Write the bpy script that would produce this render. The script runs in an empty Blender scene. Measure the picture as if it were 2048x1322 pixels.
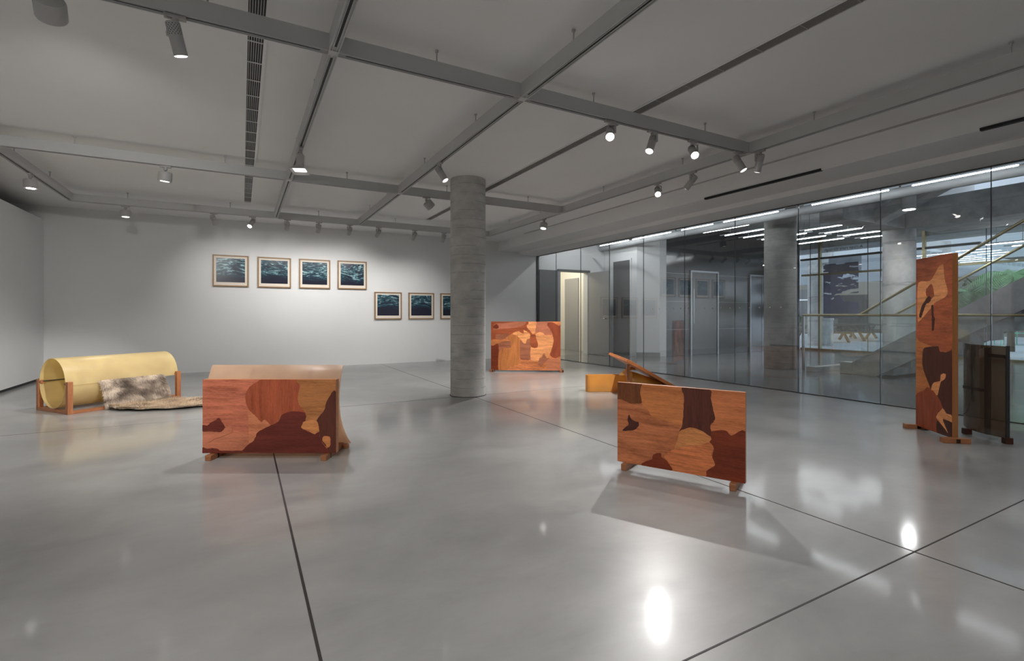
import bpy, math, random
from mathutils import Vector, Matrix, noise as mnoise
random.seed(7)
PI = math.pi
R = math.radians
scene = bpy.context.scene
COL = scene.collection

# ------------------------------------------------------------------ camera
CAM_H = 1.15
YAW = R(28.68)
cam = bpy.data.cameras.new('camera')
cam.sensor_width = 36.0
cam.lens = 987.2 / 2048 * 36.0
cam.shift_y = -30.9 / 2048
cam.clip_start = 0.05
cam.clip_end = 400
cam_ob = bpy.data.objects.new('camera', cam)
COL.objects.link(cam_ob)
cam_ob.location = (0, 0, CAM_H)
cam_ob.rotation_euler = (PI / 2, 0, -YAW)
scene.camera = cam_ob

# ------------------------------------------------------------------ world, exposure
world = bpy.data.worlds.new('overcast_sky')
scene.world = world
world.use_nodes = True
_bg = world.node_tree.nodes['Background']
_bg.inputs[0].default_value = (0.68, 0.77, 0.90, 1)
_bg.inputs[1].default_value = 2.6
scene.view_settings.view_transform = 'Standard'
scene.view_settings.look = 'None'
scene.view_settings.gamma = 1.0
scene.view_settings.use_curve_mapping = False
scene.view_settings.exposure = 0.0
scene.cycles.use_denoising = True
scene.cycles.max_bounces = 10
scene.cycles.diffuse_bounces = 5
scene.cycles.glossy_bounces = 4
scene.cycles.transmission_bounces = 6
scene.cycles.transparent_max_bounces = 24
scene.cycles.caustics_reflective = False
scene.cycles.caustics_refractive = False
scene.cycles.sample_clamp_indirect = 4.0

# ------------------------------------------------------------------ materials
def new_mat(name):
    m = bpy.data.materials.new(name)
    m.use_nodes = True
    nt = m.node_tree
    for n in list(nt.nodes):
        nt.nodes.remove(n)
    out = nt.nodes.new('ShaderNodeOutputMaterial')
    return m, nt, out

def N(nt, t, **kw):
    n = nt.nodes.new(t)
    for k, v in kw.items():
        if k.startswith('i_'):
            key = k[2:]
            n.inputs[int(key) if key.isdigit() else key.replace('_', ' ')].default_value = v
        else:
            setattr(n, k, v)
    return n

def math_n(nt, op, a, b=None):
    n = nt.nodes.new('ShaderNodeMath'); n.operation = op
    for i, x in enumerate((a, b)):
        if x is None: continue
        if isinstance(x, (int, float)): n.inputs[i].default_value = x
        else: nt.links.new(x, n.inputs[i])
    return n.outputs[0]

def ramp(nt, fac, stops):
    r = nt.nodes.new('ShaderNodeValToRGB')
    el = r.color_ramp.elements
    while len(el) < len(stops): el.new(0.5)
    for e, (p, c) in zip(el, stops):
        e.position = p; e.color = (c[0], c[1], c[2], 1)
    nt.links.new(fac, r.inputs[0])
    return r.outputs[0]

def coords(nt, kind='Object', scale=(1, 1, 1), loc=(0, 0, 0), rot=(0, 0, 0)):
    tc = nt.nodes.new('ShaderNodeTexCoord')
    mp = nt.nodes.new('ShaderNodeMapping')
    mp.inputs['Scale'].default_value = scale
    mp.inputs['Location'].default_value = loc
    mp.inputs['Rotation'].default_value = rot
    nt.links.new(tc.outputs[kind], mp.inputs[0])
    return mp.outputs[0]

def noise_t(nt, vec, scale=5, detail=4, rough=0.5, dist=0.0):
    n = N(nt, 'ShaderNodeTexNoise')
    n.inputs['Scale'].default_value = scale
    n.inputs['Detail'].default_value = detail
    n.inputs['Roughness'].default_value = rough
    n.inputs['Distortion'].default_value = dist
    nt.links.new(vec, n.inputs['Vector'])
    return n.outputs['Fac']

def bsdf(nt, out, color=None, rough=0.5, spec=0.5, metal=0.0, coat=0.0):
    b = nt.nodes.new('ShaderNodeBsdfPrincipled')
    if color is not None:
        if isinstance(color, tuple): b.inputs['Base Color'].default_value = (*color[:3], 1)
        else: nt.links.new(color, b.inputs['Base Color'])
    if isinstance(rough, (int, float)): b.inputs['Roughness'].default_value = rough
    else: nt.links.new(rough, b.inputs['Roughness'])
    b.inputs['Specular IOR Level'].default_value = spec
    b.inputs['Metallic'].default_value = metal
    b.inputs['Coat Weight'].default_value = coat
    nt.links.new(b.outputs[0], out.inputs[0])
    return b

def bump(nt, b, h, strength=0.2, dist=0.01):
    n = nt.nodes.new('ShaderNodeBump')
    n.inputs['Strength'].default_value = strength
    n.inputs['Distance'].default_value = dist
    nt.links.new(h, n.inputs['Height'])
    nt.links.new(n.outputs[0], b.inputs['Normal'])

def plain(name, col, rough=0.5, spec=0.5, metal=0.0, var=0.06, nscale=6.0, coat=0.0):
    m, nt, out = new_mat(name)
    v = coords(nt)
    f = noise_t(nt, v, nscale, 4)
    lo = tuple(c * (1 - var) for c in col); hi = tuple(min(1, c * (1 + var)) for c in col)
    c = ramp(nt, f, [(0.3, lo), (0.7, hi)])
    bsdf(nt, out, c, rough, spec, metal, coat)
    return m

def emit(name, col, strength):
    m, nt, out = new_mat(name)
    e = nt.nodes.new('ShaderNodeEmission')
    e.inputs[0].default_value = (*col, 1); e.inputs[1].default_value = strength
    nt.links.new(e.outputs[0], out.inputs[0])
    return m

def glass_mat(name, tint=(1, 1, 1), f0=0.05, rough=0.0, gl=1.0):
    """thin clear pane: see-through with a Fresnel (Schlick) reflection"""
    m, nt, out = new_mat(name)
    tr = N(nt, 'ShaderNodeBsdfTransparent'); tr.inputs[0].default_value = (*tint, 1)
    g = N(nt, 'ShaderNodeBsdfGlossy'); g.inputs['Roughness'].default_value = rough
    g.inputs[0].default_value = (gl, gl, gl, 1)
    lw = N(nt, 'ShaderNodeLayerWeight'); lw.inputs[0].default_value = 0.5
    p5 = math_n(nt, 'POWER', lw.outputs['Facing'], 5.0)
    fac = math_n(nt, 'ADD', math_n(nt, 'MULTIPLY', p5, 1 - f0), f0)
    mx = N(nt, 'ShaderNodeMixShader')
    nt.links.new(fac, mx.inputs[0]); nt.links.new(tr.outputs[0], mx.inputs[1]); nt.links.new(g.outputs[0], mx.inputs[2])
    nt.links.new(mx.outputs[0], out.inputs[0])
    return m

def wood(name, col, vert=False, contrast=0.28, off=0.0, figure=0.0, rough=0.38):
    """veneer: grain runs along local x, or along local z if vert"""
    m, nt, out = new_mat(name)
    def ax(l, t): return (t, t, l) if vert else (l, t, t)
    big = noise_t(nt, coords(nt, 'Object', ax(0.9, 5.0), (off, off * 1.7, off * 0.6)), 1.5, 4, 0.55, 0.8 + figure)
    mid = noise_t(nt, coords(nt, 'Object', ax(2.2, 34), (off * 1.3, 0, off)), 1.4, 4, 0.6, 0.5 + figure * 0.6)
    fine = noise_t(nt, coords(nt, 'Object', ax(7.0, 170), (off, 0, off)), 1.6, 3, 0.65, 0.1)
    fleck = noise_t(nt, coords(nt, 'Object', ax(26, 120), (0, off, 0)), 1.3, 2, 0.6, 0.2)
    s = math_n(nt, 'ADD', math_n(nt, 'MULTIPLY', big, 0.36), math_n(nt, 'MULTIPLY', mid, 0.26))
    s = math_n(nt, 'ADD', s, math_n(nt, 'MULTIPLY', fine, 0.20))
    s = math_n(nt, 'ADD', s, math_n(nt, 'MULTIPLY', fleck, 0.18))
    lo = tuple(c * (1 - contrast) * f for c, f in zip(col, (1.0, 0.90, 0.85)))
    hi = tuple(c * (1 + contrast) for c in col)
    c = ramp(nt, s, [(0.38, lo), (0.5, col), (0.62, hi)])
    b = bsdf(nt, out, c, rough, 0.28)
    bump(nt, b, fine, 0.08, 0.002)
    return m

def sheet_mat(name, col, trans=0.5, see=0.0, rough=0.25, gl=0.06, var=0.12):
    """amber resin sheet: diffuses light through itself, faint gloss"""
    m, nt, out = new_mat(name)
    v = coords(nt, 'Object', (1, 1, 1))
    f = noise_t(nt, v, 3.0, 3, 0.5, 0.4)
    lo = tuple(c * (1 - var) for c in col); hi = tuple(min(1, c * (1 + var)) for c in col)
    c = ramp(nt, f, [(0.3, lo), (0.7, hi)])
    d = N(nt, 'ShaderNodeBsdfDiffuse'); nt.links.new(c, d.inputs[0])
    t = N(nt, 'ShaderNodeBsdfTranslucent'); nt.links.new(c, t.inputs[0])
    m1 = N(nt, 'ShaderNodeMixShader'); m1.inputs[0].default_value = trans
    nt.links.new(d.outputs[0], m1.inputs[1]); nt.links.new(t.outputs[0], m1.inputs[2])
    last = m1.outputs[0]
    if see:
        tp = N(nt, 'ShaderNodeBsdfTransparent'); nt.links.new(c, tp.inputs[0])
        m2 = N(nt, 'ShaderNodeMixShader'); m2.inputs[0].default_value = see
        nt.links.new(last, m2.inputs[1]); nt.links.new(tp.outputs[0], m2.inputs[2]); last = m2.outputs[0]
    g = N(nt, 'ShaderNodeBsdfGlossy'); g.inputs['Roughness'].default_value = rough
    lw = N(nt, 'ShaderNodeLayerWeight'); lw.inputs[0].default_value = 0.5
    p5 = math_n(nt, 'POWER', lw.outputs['Facing'], 5.0)
    fac = math_n(nt, 'ADD', math_n(nt, 'MULTIPLY', p5, 0.5), gl)
    m3 = N(nt, 'ShaderNodeMixShader')
    nt.links.new(fac, m3.inputs[0]); nt.links.new(last, m3.inputs[1]); nt.links.new(g.outputs[0], m3.inputs[2])
    nt.links.new(m3.outputs[0], out.inputs[0])
    return m

def concrete(name, col, band=0.125, lines='board', rough=0.75):
    """board-marked concrete with thin horizontal form lines and blotches"""
    m, nt, out = new_mat(name)
    v = coords(nt, 'Object')
    n1 = noise_t(nt, v, 2.2, 6, 0.62)
    v2 = coords(nt, 'Object', (2, 2, 8) if lines == 'board' else (3, 3, 3))
    n2 = noise_t(nt, v2, 1.6, 5, 0.6)
    s = math_n(nt, 'ADD', math_n(nt, 'MULTIPLY', n1, 0.68), math_n(nt, 'MULTIPLY', n2, 0.32))
    lo = tuple(c * 0.66 for c in col); hi = tuple(c * 1.25 for c in col)
    c = ramp(nt, s, [(0.33, lo), (0.52, col), (0.68, hi)])
    b = bsdf(nt, out, c, rough, 0.3)
    if lines:
        sx = nt.nodes.new('ShaderNodeSeparateXYZ')
        nt.links.new(coords(nt, 'Object'), sx.inputs[0])
        z = math_n(nt, 'ADD', sx.outputs[2], math_n(nt, 'MULTIPLY', noise_t(nt, coords(nt, 'Object'), 2.0, 1), 0.012))
        fr = math_n(nt, 'FRACT', math_n(nt, 'DIVIDE', z, band))
        ln = math_n(nt, 'LESS_THAN', fr, 0.09)
        br = math_n(nt, 'GREATER_THAN', noise_t(nt, coords(nt, 'Object', (1, 1, 5)), 4.0, 2), 0.47)
        k = math_n(nt, 'MULTIPLY', math_n(nt, 'MULTIPLY', ln, br), 0.38)
        mx = N(nt, 'ShaderNodeMix'); mx.data_type = 'RGBA'
        nt.links.new(k, mx.inputs[0]); nt.links.new(c, mx.inputs[6])
        mx.inputs[7].default_value = (col[0] * 0.35, col[1] * 0.35, col[2] * 0.35, 1)
        nt.links.new(mx.outputs[2], b.inputs['Base Color'])
        bump(nt, b, math_n(nt, 'SUBTRACT', s, k), 0.35, 0.02)
    else:
        bump(nt, b, s, 0.2, 0.01)
    return m

def floor_mat(name, col, rlo, rhi, spec=0.5):
    m, nt, out = new_mat(name)
    v = coords(nt, 'Object')
    n1 = noise_t(nt, v, 0.7, 9, 0.62, 0.4)
    n2 = noise_t(nt, coords(nt, 'Object', (1, 2.2, 1), (3, 1, 0), (0, 0, 0.5)), 1.3, 9, 0.66, 0.5)
    s = math_n(nt, 'ADD', math_n(nt, 'MULTIPLY', n1, 0.58), math_n(nt, 'MULTIPLY', n2, 0.42))
    lo = tuple(c * 0.80 for c in col); hi = tuple(c * 1.20 for c in col)
    c = ramp(nt, s, [(0.37, lo), (0.5, col), (0.63, hi)])
    rg = N(nt, 'ShaderNodeMapRange')
    nt.links.new(n2, rg.inputs[0])
    rg.inputs[1].default_value = 0.3; rg.inputs[2].default_value = 0.7
    rg.inputs[3].default_value = rlo; rg.inputs[4].default_value = rhi
    b = bsdf(nt, out, c, rg.outputs[0], spec)
    b.inputs['Coat Weight'].default_value = 0.55; b.inputs['Coat IOR'].default_value = 1.45
    cr = N(nt, 'ShaderNodeMapRange'); nt.links.new(n1, cr.inputs[0])
    cr.inputs[1].default_value = 0.3; cr.inputs[2].default_value = 0.7; cr.inputs[3].default_value = 0.06; cr.inputs[4].default_value = 0.13
    nt.links.new(cr.outputs[0], b.inputs['Coat Roughness'])
    return m

def print_mat(name, seed, base, arch):
    """dark teal monochrome print: layered pale horizontal veils fading into a dark lower part"""
    m, nt, out = new_mat(name)
    tc = nt.nodes.new('ShaderNodeTexCoord')
    sx = nt.nodes.new('ShaderNodeSeparateXYZ'); nt.links.new(tc.outputs['Object'], sx.inputs[0])
    x = sx.outputs[0]; z = sx.outputs[2]
    bend = math_n(nt, 'MULTIPLY', math_n(nt, 'MULTIPLY', x, x), arch)
    zz = math_n(nt, 'ADD', z, bend)
    cb = nt.nodes.new('ShaderNodeCombineXYZ')
    nt.links.new(x, cb.inputs[0]); nt.links.new(zz, cb.inputs[2]); cb.inputs[1].default_value = seed * 3.7
    def st(scale, sc, det, dist):
        mp = nt.nodes.new('ShaderNodeMapping'); mp.inputs['Scale'].default_value = sc
        nt.links.new(cb.outputs[0], mp.inputs[0])
        return noise_t(nt, mp.outputs[0], scale, det, 0.62, dist)
    a = st(1.0, (3.2, 1, 10), 6, 1.6)
    b = st(1.0, (2.0, 1, 15), 5, 1.1)
    def ridge(f, k):
        q = math_n(nt, 'ABSOLUTE', math_n(nt, 'SUBTRACT', f, 0.5))
        q = math_n(nt, 'SUBTRACT', 1.0, math_n(nt, 'MULTIPLY', q, k))
        return math_n(nt, 'POWER', math_n(nt, 'MAXIMUM', q, 0.0), 3.0)
    r1 = ridge(a, 6.0); r2 = ridge(b, 7.0)
    cl = math_n(nt, 'MULTIPLY', st(1.0, (6, 1, 9), 6, 0.5), 0.75)
    s = math_n(nt, 'ADD', math_n(nt, 'MULTIPLY', r1, 0.5), math_n(nt, 'MULTIPLY', r2, 0.5))
    s = math_n(nt, 'ADD', s, math_n(nt, 'SUBTRACT', cl, 0.25))
    mask = N(nt, 'ShaderNodeMapRange')
    zn = math_n(nt, 'ADD', zz, math_n(nt, 'MULTIPLY', math_n(nt, 'SUBTRACT', a, 0.5), 0.12))
    nt.links.new(zn, mask.inputs[0])
    mask.inputs[1].default_value = base - 0.07; mask.inputs[2].default_value = base + 0.06
    mask.inputs[3].default_value = 0.10; mask.inputs[4].default_value = 1.0
    s = math_n(nt, 'MULTIPLY', s, mask.outputs[0])
    c = ramp(nt, s, [(0.08, (0.012, 0.014, 0.030)), (0.42, (0.014, 0.040, 0.062)), (0.70, (0.055, 0.155, 0.19)), (0.98, (0.42, 0.62, 0.64)), (1.0, (0.55, 0.72, 0.72))])
    bsdf(nt, out, c, 0.25, 0.4)
    return m

M = {}
M['paint'] = plain('white_wall_paint', (0.76, 0.76, 0.755), 0.6, 0.25, var=0.015, nscale=1.5)
M['ceil'] = plain('ceiling_paint', (0.80, 0.795, 0.79), 0.7, 0.2, var=0.02, nscale=1.2)
M['floor'] = floor_mat('polished_concrete', (0.315, 0.312, 0.303), 0.30, 0.42, 0.45)
M['floor2'] = floor_mat('lobby_stone_floor', (0.215, 0.21, 0.205), 0.16, 0.26, 0.5)
M['joint'] = plain('joint_filler', (0.035, 0.03, 0.03), 0.6)
M['joint2'] = plain('pale_joint_filler', (0.16, 0.155, 0.15), 0.6)
M['conc'] = concrete('board_marked_concrete', (0.52, 0.51, 0.485))
M['conc_dark'] = concrete('dark_column_concrete', (0.26, 0.255, 0.245))
M['conc2'] = concrete('lobby_concrete', (0.45, 0.45, 0.45), lines=False)
M['conc3'] = concrete('pale_column_concrete', (0.55, 0.55, 0.545), band=0.9, lines='pour')
M['rail'] = plain('grey_white_enamel', (0.50, 0.50, 0.495), 0.45, 0.4, var=0.02)
M['black'] = plain('black_gap', (0.012, 0.012, 0.012), 0.6)
M['lamp'] = plain('lamp_enamel', (0.42, 0.41, 0.40), 0.4, 0.4, var=0.02)
M['lens'] = emit('lamp_lens', (1.0, 0.97, 0.93), 9.0)
M['lens_hot'] = emit('hot_lamp_lens', (1.0, 0.97, 0.92), 60.0)
M['lens_dim'] = emit('dim_lamp_lens', (1.0, 0.96, 0.9), 3.0)
M['glass'] = glass_mat('clear_partition_glass', (0.95, 0.965, 0.96), 0.06)
M['glass2'] = glass_mat('facade_glass', (0.95, 0.97, 0.97), 0.06)
M['glass3'] = glass_mat('balustrade_glass', (0.93, 0.96, 0.96), 0.05)
M['frame_blk'] = plain('dark_steel', (0.03, 0.03, 0.032), 0.4)
M['brass'] = plain('brass', (0.36, 0.31, 0.185), 0.34, 0.5, metal=0.75, var=0.08)
M['oak'] = wood('oak_frame', (0.31, 0.19, 0.10), contrast=0.15)
M['mat_card'] = plain('cream_mount', (0.80, 0.72, 0.62), 0.8, 0.1, var=0.01)
M['amber'] = sheet_mat('amber_sheet', (0.95, 0.53, 0.13), 0.5, 0.02, 0.22, 0.05)
M['amber2'] = sheet_mat('honey_sheet', (0.96, 0.77, 0.42), 0.55, 0.0, 0.3, 0.05)
M['blush'] = sheet_mat('blush_sheet', (0.93, 0.69, 0.52), 0.45, 0.34, 0.2, 0.06)
M['smoke'] = sheet_mat('smoked_sheet', (0.42, 0.33, 0.265), 0.3, 0.84, 0.08, 0.05)
M['steel'] = plain('brushed_steel', (0.32, 0.33, 0.34), 0.3, 0.5, metal=0.8, var=0.05)
M['steelrod'] = plain('dark_rod', (0.08, 0.10, 0.09), 0.35, 0.5, metal=0.5)
M['cladding'] = plain('dark_cladding', (0.036, 0.038, 0.042), 0.13, 0.55, var=0.12, nscale=2)
M['greydoor'] = plain('grey_door_paint', (0.34, 0.335, 0.33), 0.45, 0.35, var=0.03)
M['greydark'] = plain('dark_grey_panel', (0.14, 0.14, 0.14), 0.5, 0.3, var=0.03)
M['base_grey'] = plain('grey_skirting', (0.36, 0.36, 0.355), 0.5)
M['beige'] = plain('warm_white_room', (0.82, 0.79, 0.72), 0.7, 0.2, var=0.01)
M['tube_led'] = emit('led_tube', (0.94, 0.97, 1.0), 44.0)
M['duct'] = plain('galvanised_duct', (0.42, 0.43, 0.44), 0.6, 0.3, metal=0.1, var=0.06)
M['plum'] = sheet_mat('plum_window_film', (0.42, 0.42, 0.50), 0.75, 0.0, 0.5, 0.02)
M['film'] = sheet_mat('frosted_film', (0.75, 0.77, 0.82), 0.6, 0.2, 0.5, 0.02)
M['plaza'] = plain('pale_paving', (0.55, 0.57, 0.60), 0.5, 0.4, var=0.05)
M['slat'] = sheet_mat('white_canopy', (0.90, 0.92, 0.94), 0.7, 0.0, 0.5, 0.02, var=0.02)
M['tablewood'] = wood('weathered_timber', (0.10, 0.078, 0.055), contrast=0.25)
M['leaf'] = plain('palm_leaf', (0.17, 0.36, 0.13), 0.45, 0.4, var=0.4, nscale=9)
M['bush'] = plain('bush_leaf', (0.045, 0.085, 0.025), 0.6, 0.3, var=0.5, nscale=14)
M['trunk'] = plain('palm_trunk', (0.12, 0.09, 0.06), 0.8)
M['mint'] = plain('mint_green_paint', (0.30, 0.62, 0.46), 0.4, 0.4, var=0.03)
M['darkdoor'] = plain('dark_doorway', (0.04, 0.035, 0.03), 0.6)
M['taupe'] = plain('taupe_wall', (0.21, 0.19, 0.155), 0.7)
M['letter'] = plain('dark_letters', (0.07, 0.075, 0.085), 0.5)
M['white'] = plain('white_dot', (0.75, 0.76, 0.78), 0.5)

WD = {
 'base_A': ((0.504, 0.151, 0.084), False), 'base_B': ((0.506, 0.167, 0.068), False), 'base_C': ((0.688, 0.226, 0.083), False), 'base_D': ((0.450, 0.116, 0.046), False),
 'pinkH2': ((0.500, 0.167, 0.090), False), 'rose': ((0.550, 0.189, 0.090), False), 'redV': ((0.350, 0.081, 0.035), True),
 'oliveH': ((0.413, 0.162, 0.055), False), 'oliveV': ((0.181, 0.059, 0.022), True), 'maroonH': ((0.135, 0.026, 0.017), False),
 'darkV': ((0.095, 0.026, 0.016), True), 'darkH': ((0.075, 0.022, 0.015), False), 'tanH': ((0.575, 0.221, 0.075), False), 'tanH2': ((0.650, 0.259, 0.090), False),
 'caramelH': ((0.537, 0.184, 0.060), False), 'caramelH2': ((0.550, 0.178, 0.066), False), 'caramelV': ((0.575, 0.200, 0.060), True),
 'redbrownH': ((0.195, 0.035, 0.013), False), 'redH': ((0.362, 0.086, 0.032), False), 'redV2': ((0.325, 0.070, 0.028), True),
 'mauveH': ((0.388, 0.135, 0.070), False), 'lightFig': ((0.850, 0.356, 0.132), False), 'lightH': ((0.825, 0.335, 0.130), False), 'roseFig': ((0.604, 0.186, 0.069), False),
}
for _i, (_k, (_c, _v)) in enumerate(WD.items()):
    M['w_' + _k] = wood('veneer_' + _k, _c, _v, 0.46 if 'Fig' in _k or 'base' in _k else 0.36, _i * 1.37, 2.0 if 'Fig' in _k else (0.9 if 'base' in _k else 0.3))
M['w_edge'] = wood('veneer_edge', (0.50, 0.21, 0.095), False, 0.2)
M['w_back'] = wood('veneer_back', (0.16, 0.075, 0.04), False, 0.2)
M['w_edgeV'] = wood('veneer_edge_upright', (0.30, 0.125, 0.045), True, 0.2)
M['w_foot'] = wood('timber_foot', (0.33, 0.135, 0.06), False, 0.25)
M['w_footd'] = wood('dark_timber_foot', (0.06, 0.022, 0.015), False, 0.25)
M['w_tenon'] = wood('wenge_tenon', (0.03, 0.016, 0.011), False, 0.2)
M['w_post'] = wood('sapele_post', (0.38, 0.15, 0.065), True, 0.28)
M['w_postH'] = wood('sapele_rail', (0.38, 0.15, 0.065), False, 0.28)

# ------------------------------------------------------------------ mesh builder
class MB:
    def __init__(self):
        self.v = []; self.f = []; self.m = []; self.cols = None
    def add(self, verts, faces, mi=0):
        o = len(self.v)
        self.v += [tuple(p) for p in verts]
        self.f += [tuple(i + o for i in q) for q in faces]
        self.m += [mi] * len(faces)
        return self
    def box(self, lo, hi, mi=0, mat=None):
        x0, y0, z0 = lo; x1, y1, z1 = hi
        vs = [Vector(p) for p in ((x0, y0, z0), (x1, y0, z0), (x1, y1, z0), (x0, y1, z0), (x0, y0, z1), (x1, y0, z1), (x1, y1, z1), (x0, y1, z1))]
        if mat is not None: vs = [mat @ p for p in vs]
        return self.add(vs, [(0, 3, 2, 1), (4, 5, 6, 7), (0, 1, 5, 4), (1, 2, 6, 5), (2, 3, 7, 6), (3, 0, 4, 7)], mi)
    def tube(self, p0, p1, r0, r1=None, n=16, mi=0, caps=True):
        p0 = Vector(p0); p1 = Vector(p1); r1 = r0 if r1 is None else r1
        q = (p1 - p0).to_track_quat('Z', 'Y').to_matrix()
        a = [p0 + q @ Vector((math.cos(2 * PI * i / n) * r0, math.sin(2 * PI * i / n) * r0, 0)) for i in range(n)]
        b = [p1 + q @ Vector((math.cos(2 * PI * i / n) * r1, math.sin(2 * PI * i / n) * r1, 0)) for i in range(n)]
        fs = [(i, (i + 1) % n, n + (i + 1) % n, n + i) for i in range(n)]
        if caps: fs += [tuple(range(n - 1, -1, -1)), tuple(range(n, 2 * n))]
        return self.add(a + b, fs, mi)
    def lathe(self, prof, p0=(0, 0, 0), q=None, n=24, mi=0):
        """prof: list of (r, h) from bottom to top along local z"""
        q = q or Matrix.Identity(3); p0 = Vector(p0); vs = []
        for r, h in prof:
            vs += [p0 + q @ Vector((math.cos(2 * PI * i / n) * r, math.sin(2 * PI * i / n) * r, h)) for i in range(n)]
        fs = []
        for k in range(len(prof) - 1):
            fs += [(k * n + i, k * n + (i + 1) % n, (k + 1) * n + (i + 1) % n, (k + 1) * n + i) for i in range(n)]
        fs += [tuple(range(n - 1, -1, -1)), tuple((len(prof) - 1) * n + i for i in range(n))]
        return self.add(vs, fs, mi)
    def prism(self, poly, y0, y1, mi=0):
        """poly in the x-z plane, extruded along y (y0 is the front)"""
        n = len(poly)
        a = [(p[0], y0, p[1]) for p in poly]; b = [(p[0], y1, p[1]) for p in poly]
        return self.add(a + b, [tuple(range(n)), tuple(range(2 * n - 1, n - 1, -1))] + [(i, n + i, n + (i + 1) % n, (i + 1) % n) for i in range(n)], mi)
    def strip(self, path, across, thick, mi=0):
        """thin sheet: path of points swept along vector `across`, given a thickness"""
        P = [Vector(p) for p in path]; A = Vector(across); n = len(P); vs = []
        for i, p in enumerate(P):
            t = (P[min(i + 1, n - 1)] - P[max(i - 1, 0)]).normalized()
            nn = t.cross(A).normalized() * (thick / 2)
            vs += [p + nn, p + A + nn, p + A - nn, p - nn]
        fs = []
        for i in range(n - 1):
            for k in range(4):
                fs.append((4 * i + k, 4 * i + (k + 1) % 4, 4 * (i + 1) + (k + 1) % 4, 4 * (i + 1) + k))
        fs += [(3, 2, 1, 0), (4 * n - 4, 4 * n - 3, 4 * n - 2, 4 * n - 1)]
        return self.add(vs, fs, mi)
    def build(self, name, mats, parent=None, smooth=False, bevel=0.0, auto=None):
        me = bpy.data.meshes.new(name)
        me.from_pydata(self.v, [], self.f)
        for m in (mats if isinstance(mats, (list, tuple)) else [mats]): me.materials.append(m)
        me.polygons.foreach_set('material_index', self.m)
        if smooth: me.polygons.foreach_set('use_smooth', [True] * len(self.f))
        me.update()
        if auto is not None: me.set_sharp_from_angle(angle=R(auto))
        o = bpy.data.objects.new(name, me)
        COL.objects.link(o)
        if parent is not None: o.parent = parent
        if bevel:
            b = o.modifiers.new('bevel', 'BEVEL'); b.width = bevel; b.segments = 2; b.limit_method = 'ANGLE'; b.angle_limit = R(40)
        return o

def empty(name, loc, rz=0.0):
    o = bpy.data.objects.new(name, None)
    COL.objects.link(o); o.location = loc; o.rotation_euler = (0, 0, rz); o.empty_display_size = 0.1
    return o

def tag(o, label=None, cat=None, group=None, kind=None):
    if label: o['label'] = label
    if cat: o['category'] = cat
    if group: o['group'] = group
    if kind: o['kind'] = kind
    return o

def struct(o, label=None):
    o['kind'] = 'structure'
    if label: o['label'] = label
    return o

def sbox(name, lo, hi, mat, label=None, bevel=0.0, parent=None):
    o = MB().box(lo, hi).build(name, mat, parent, bevel=bevel)
    if parent is None: struct(o, label)
    return o

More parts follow.
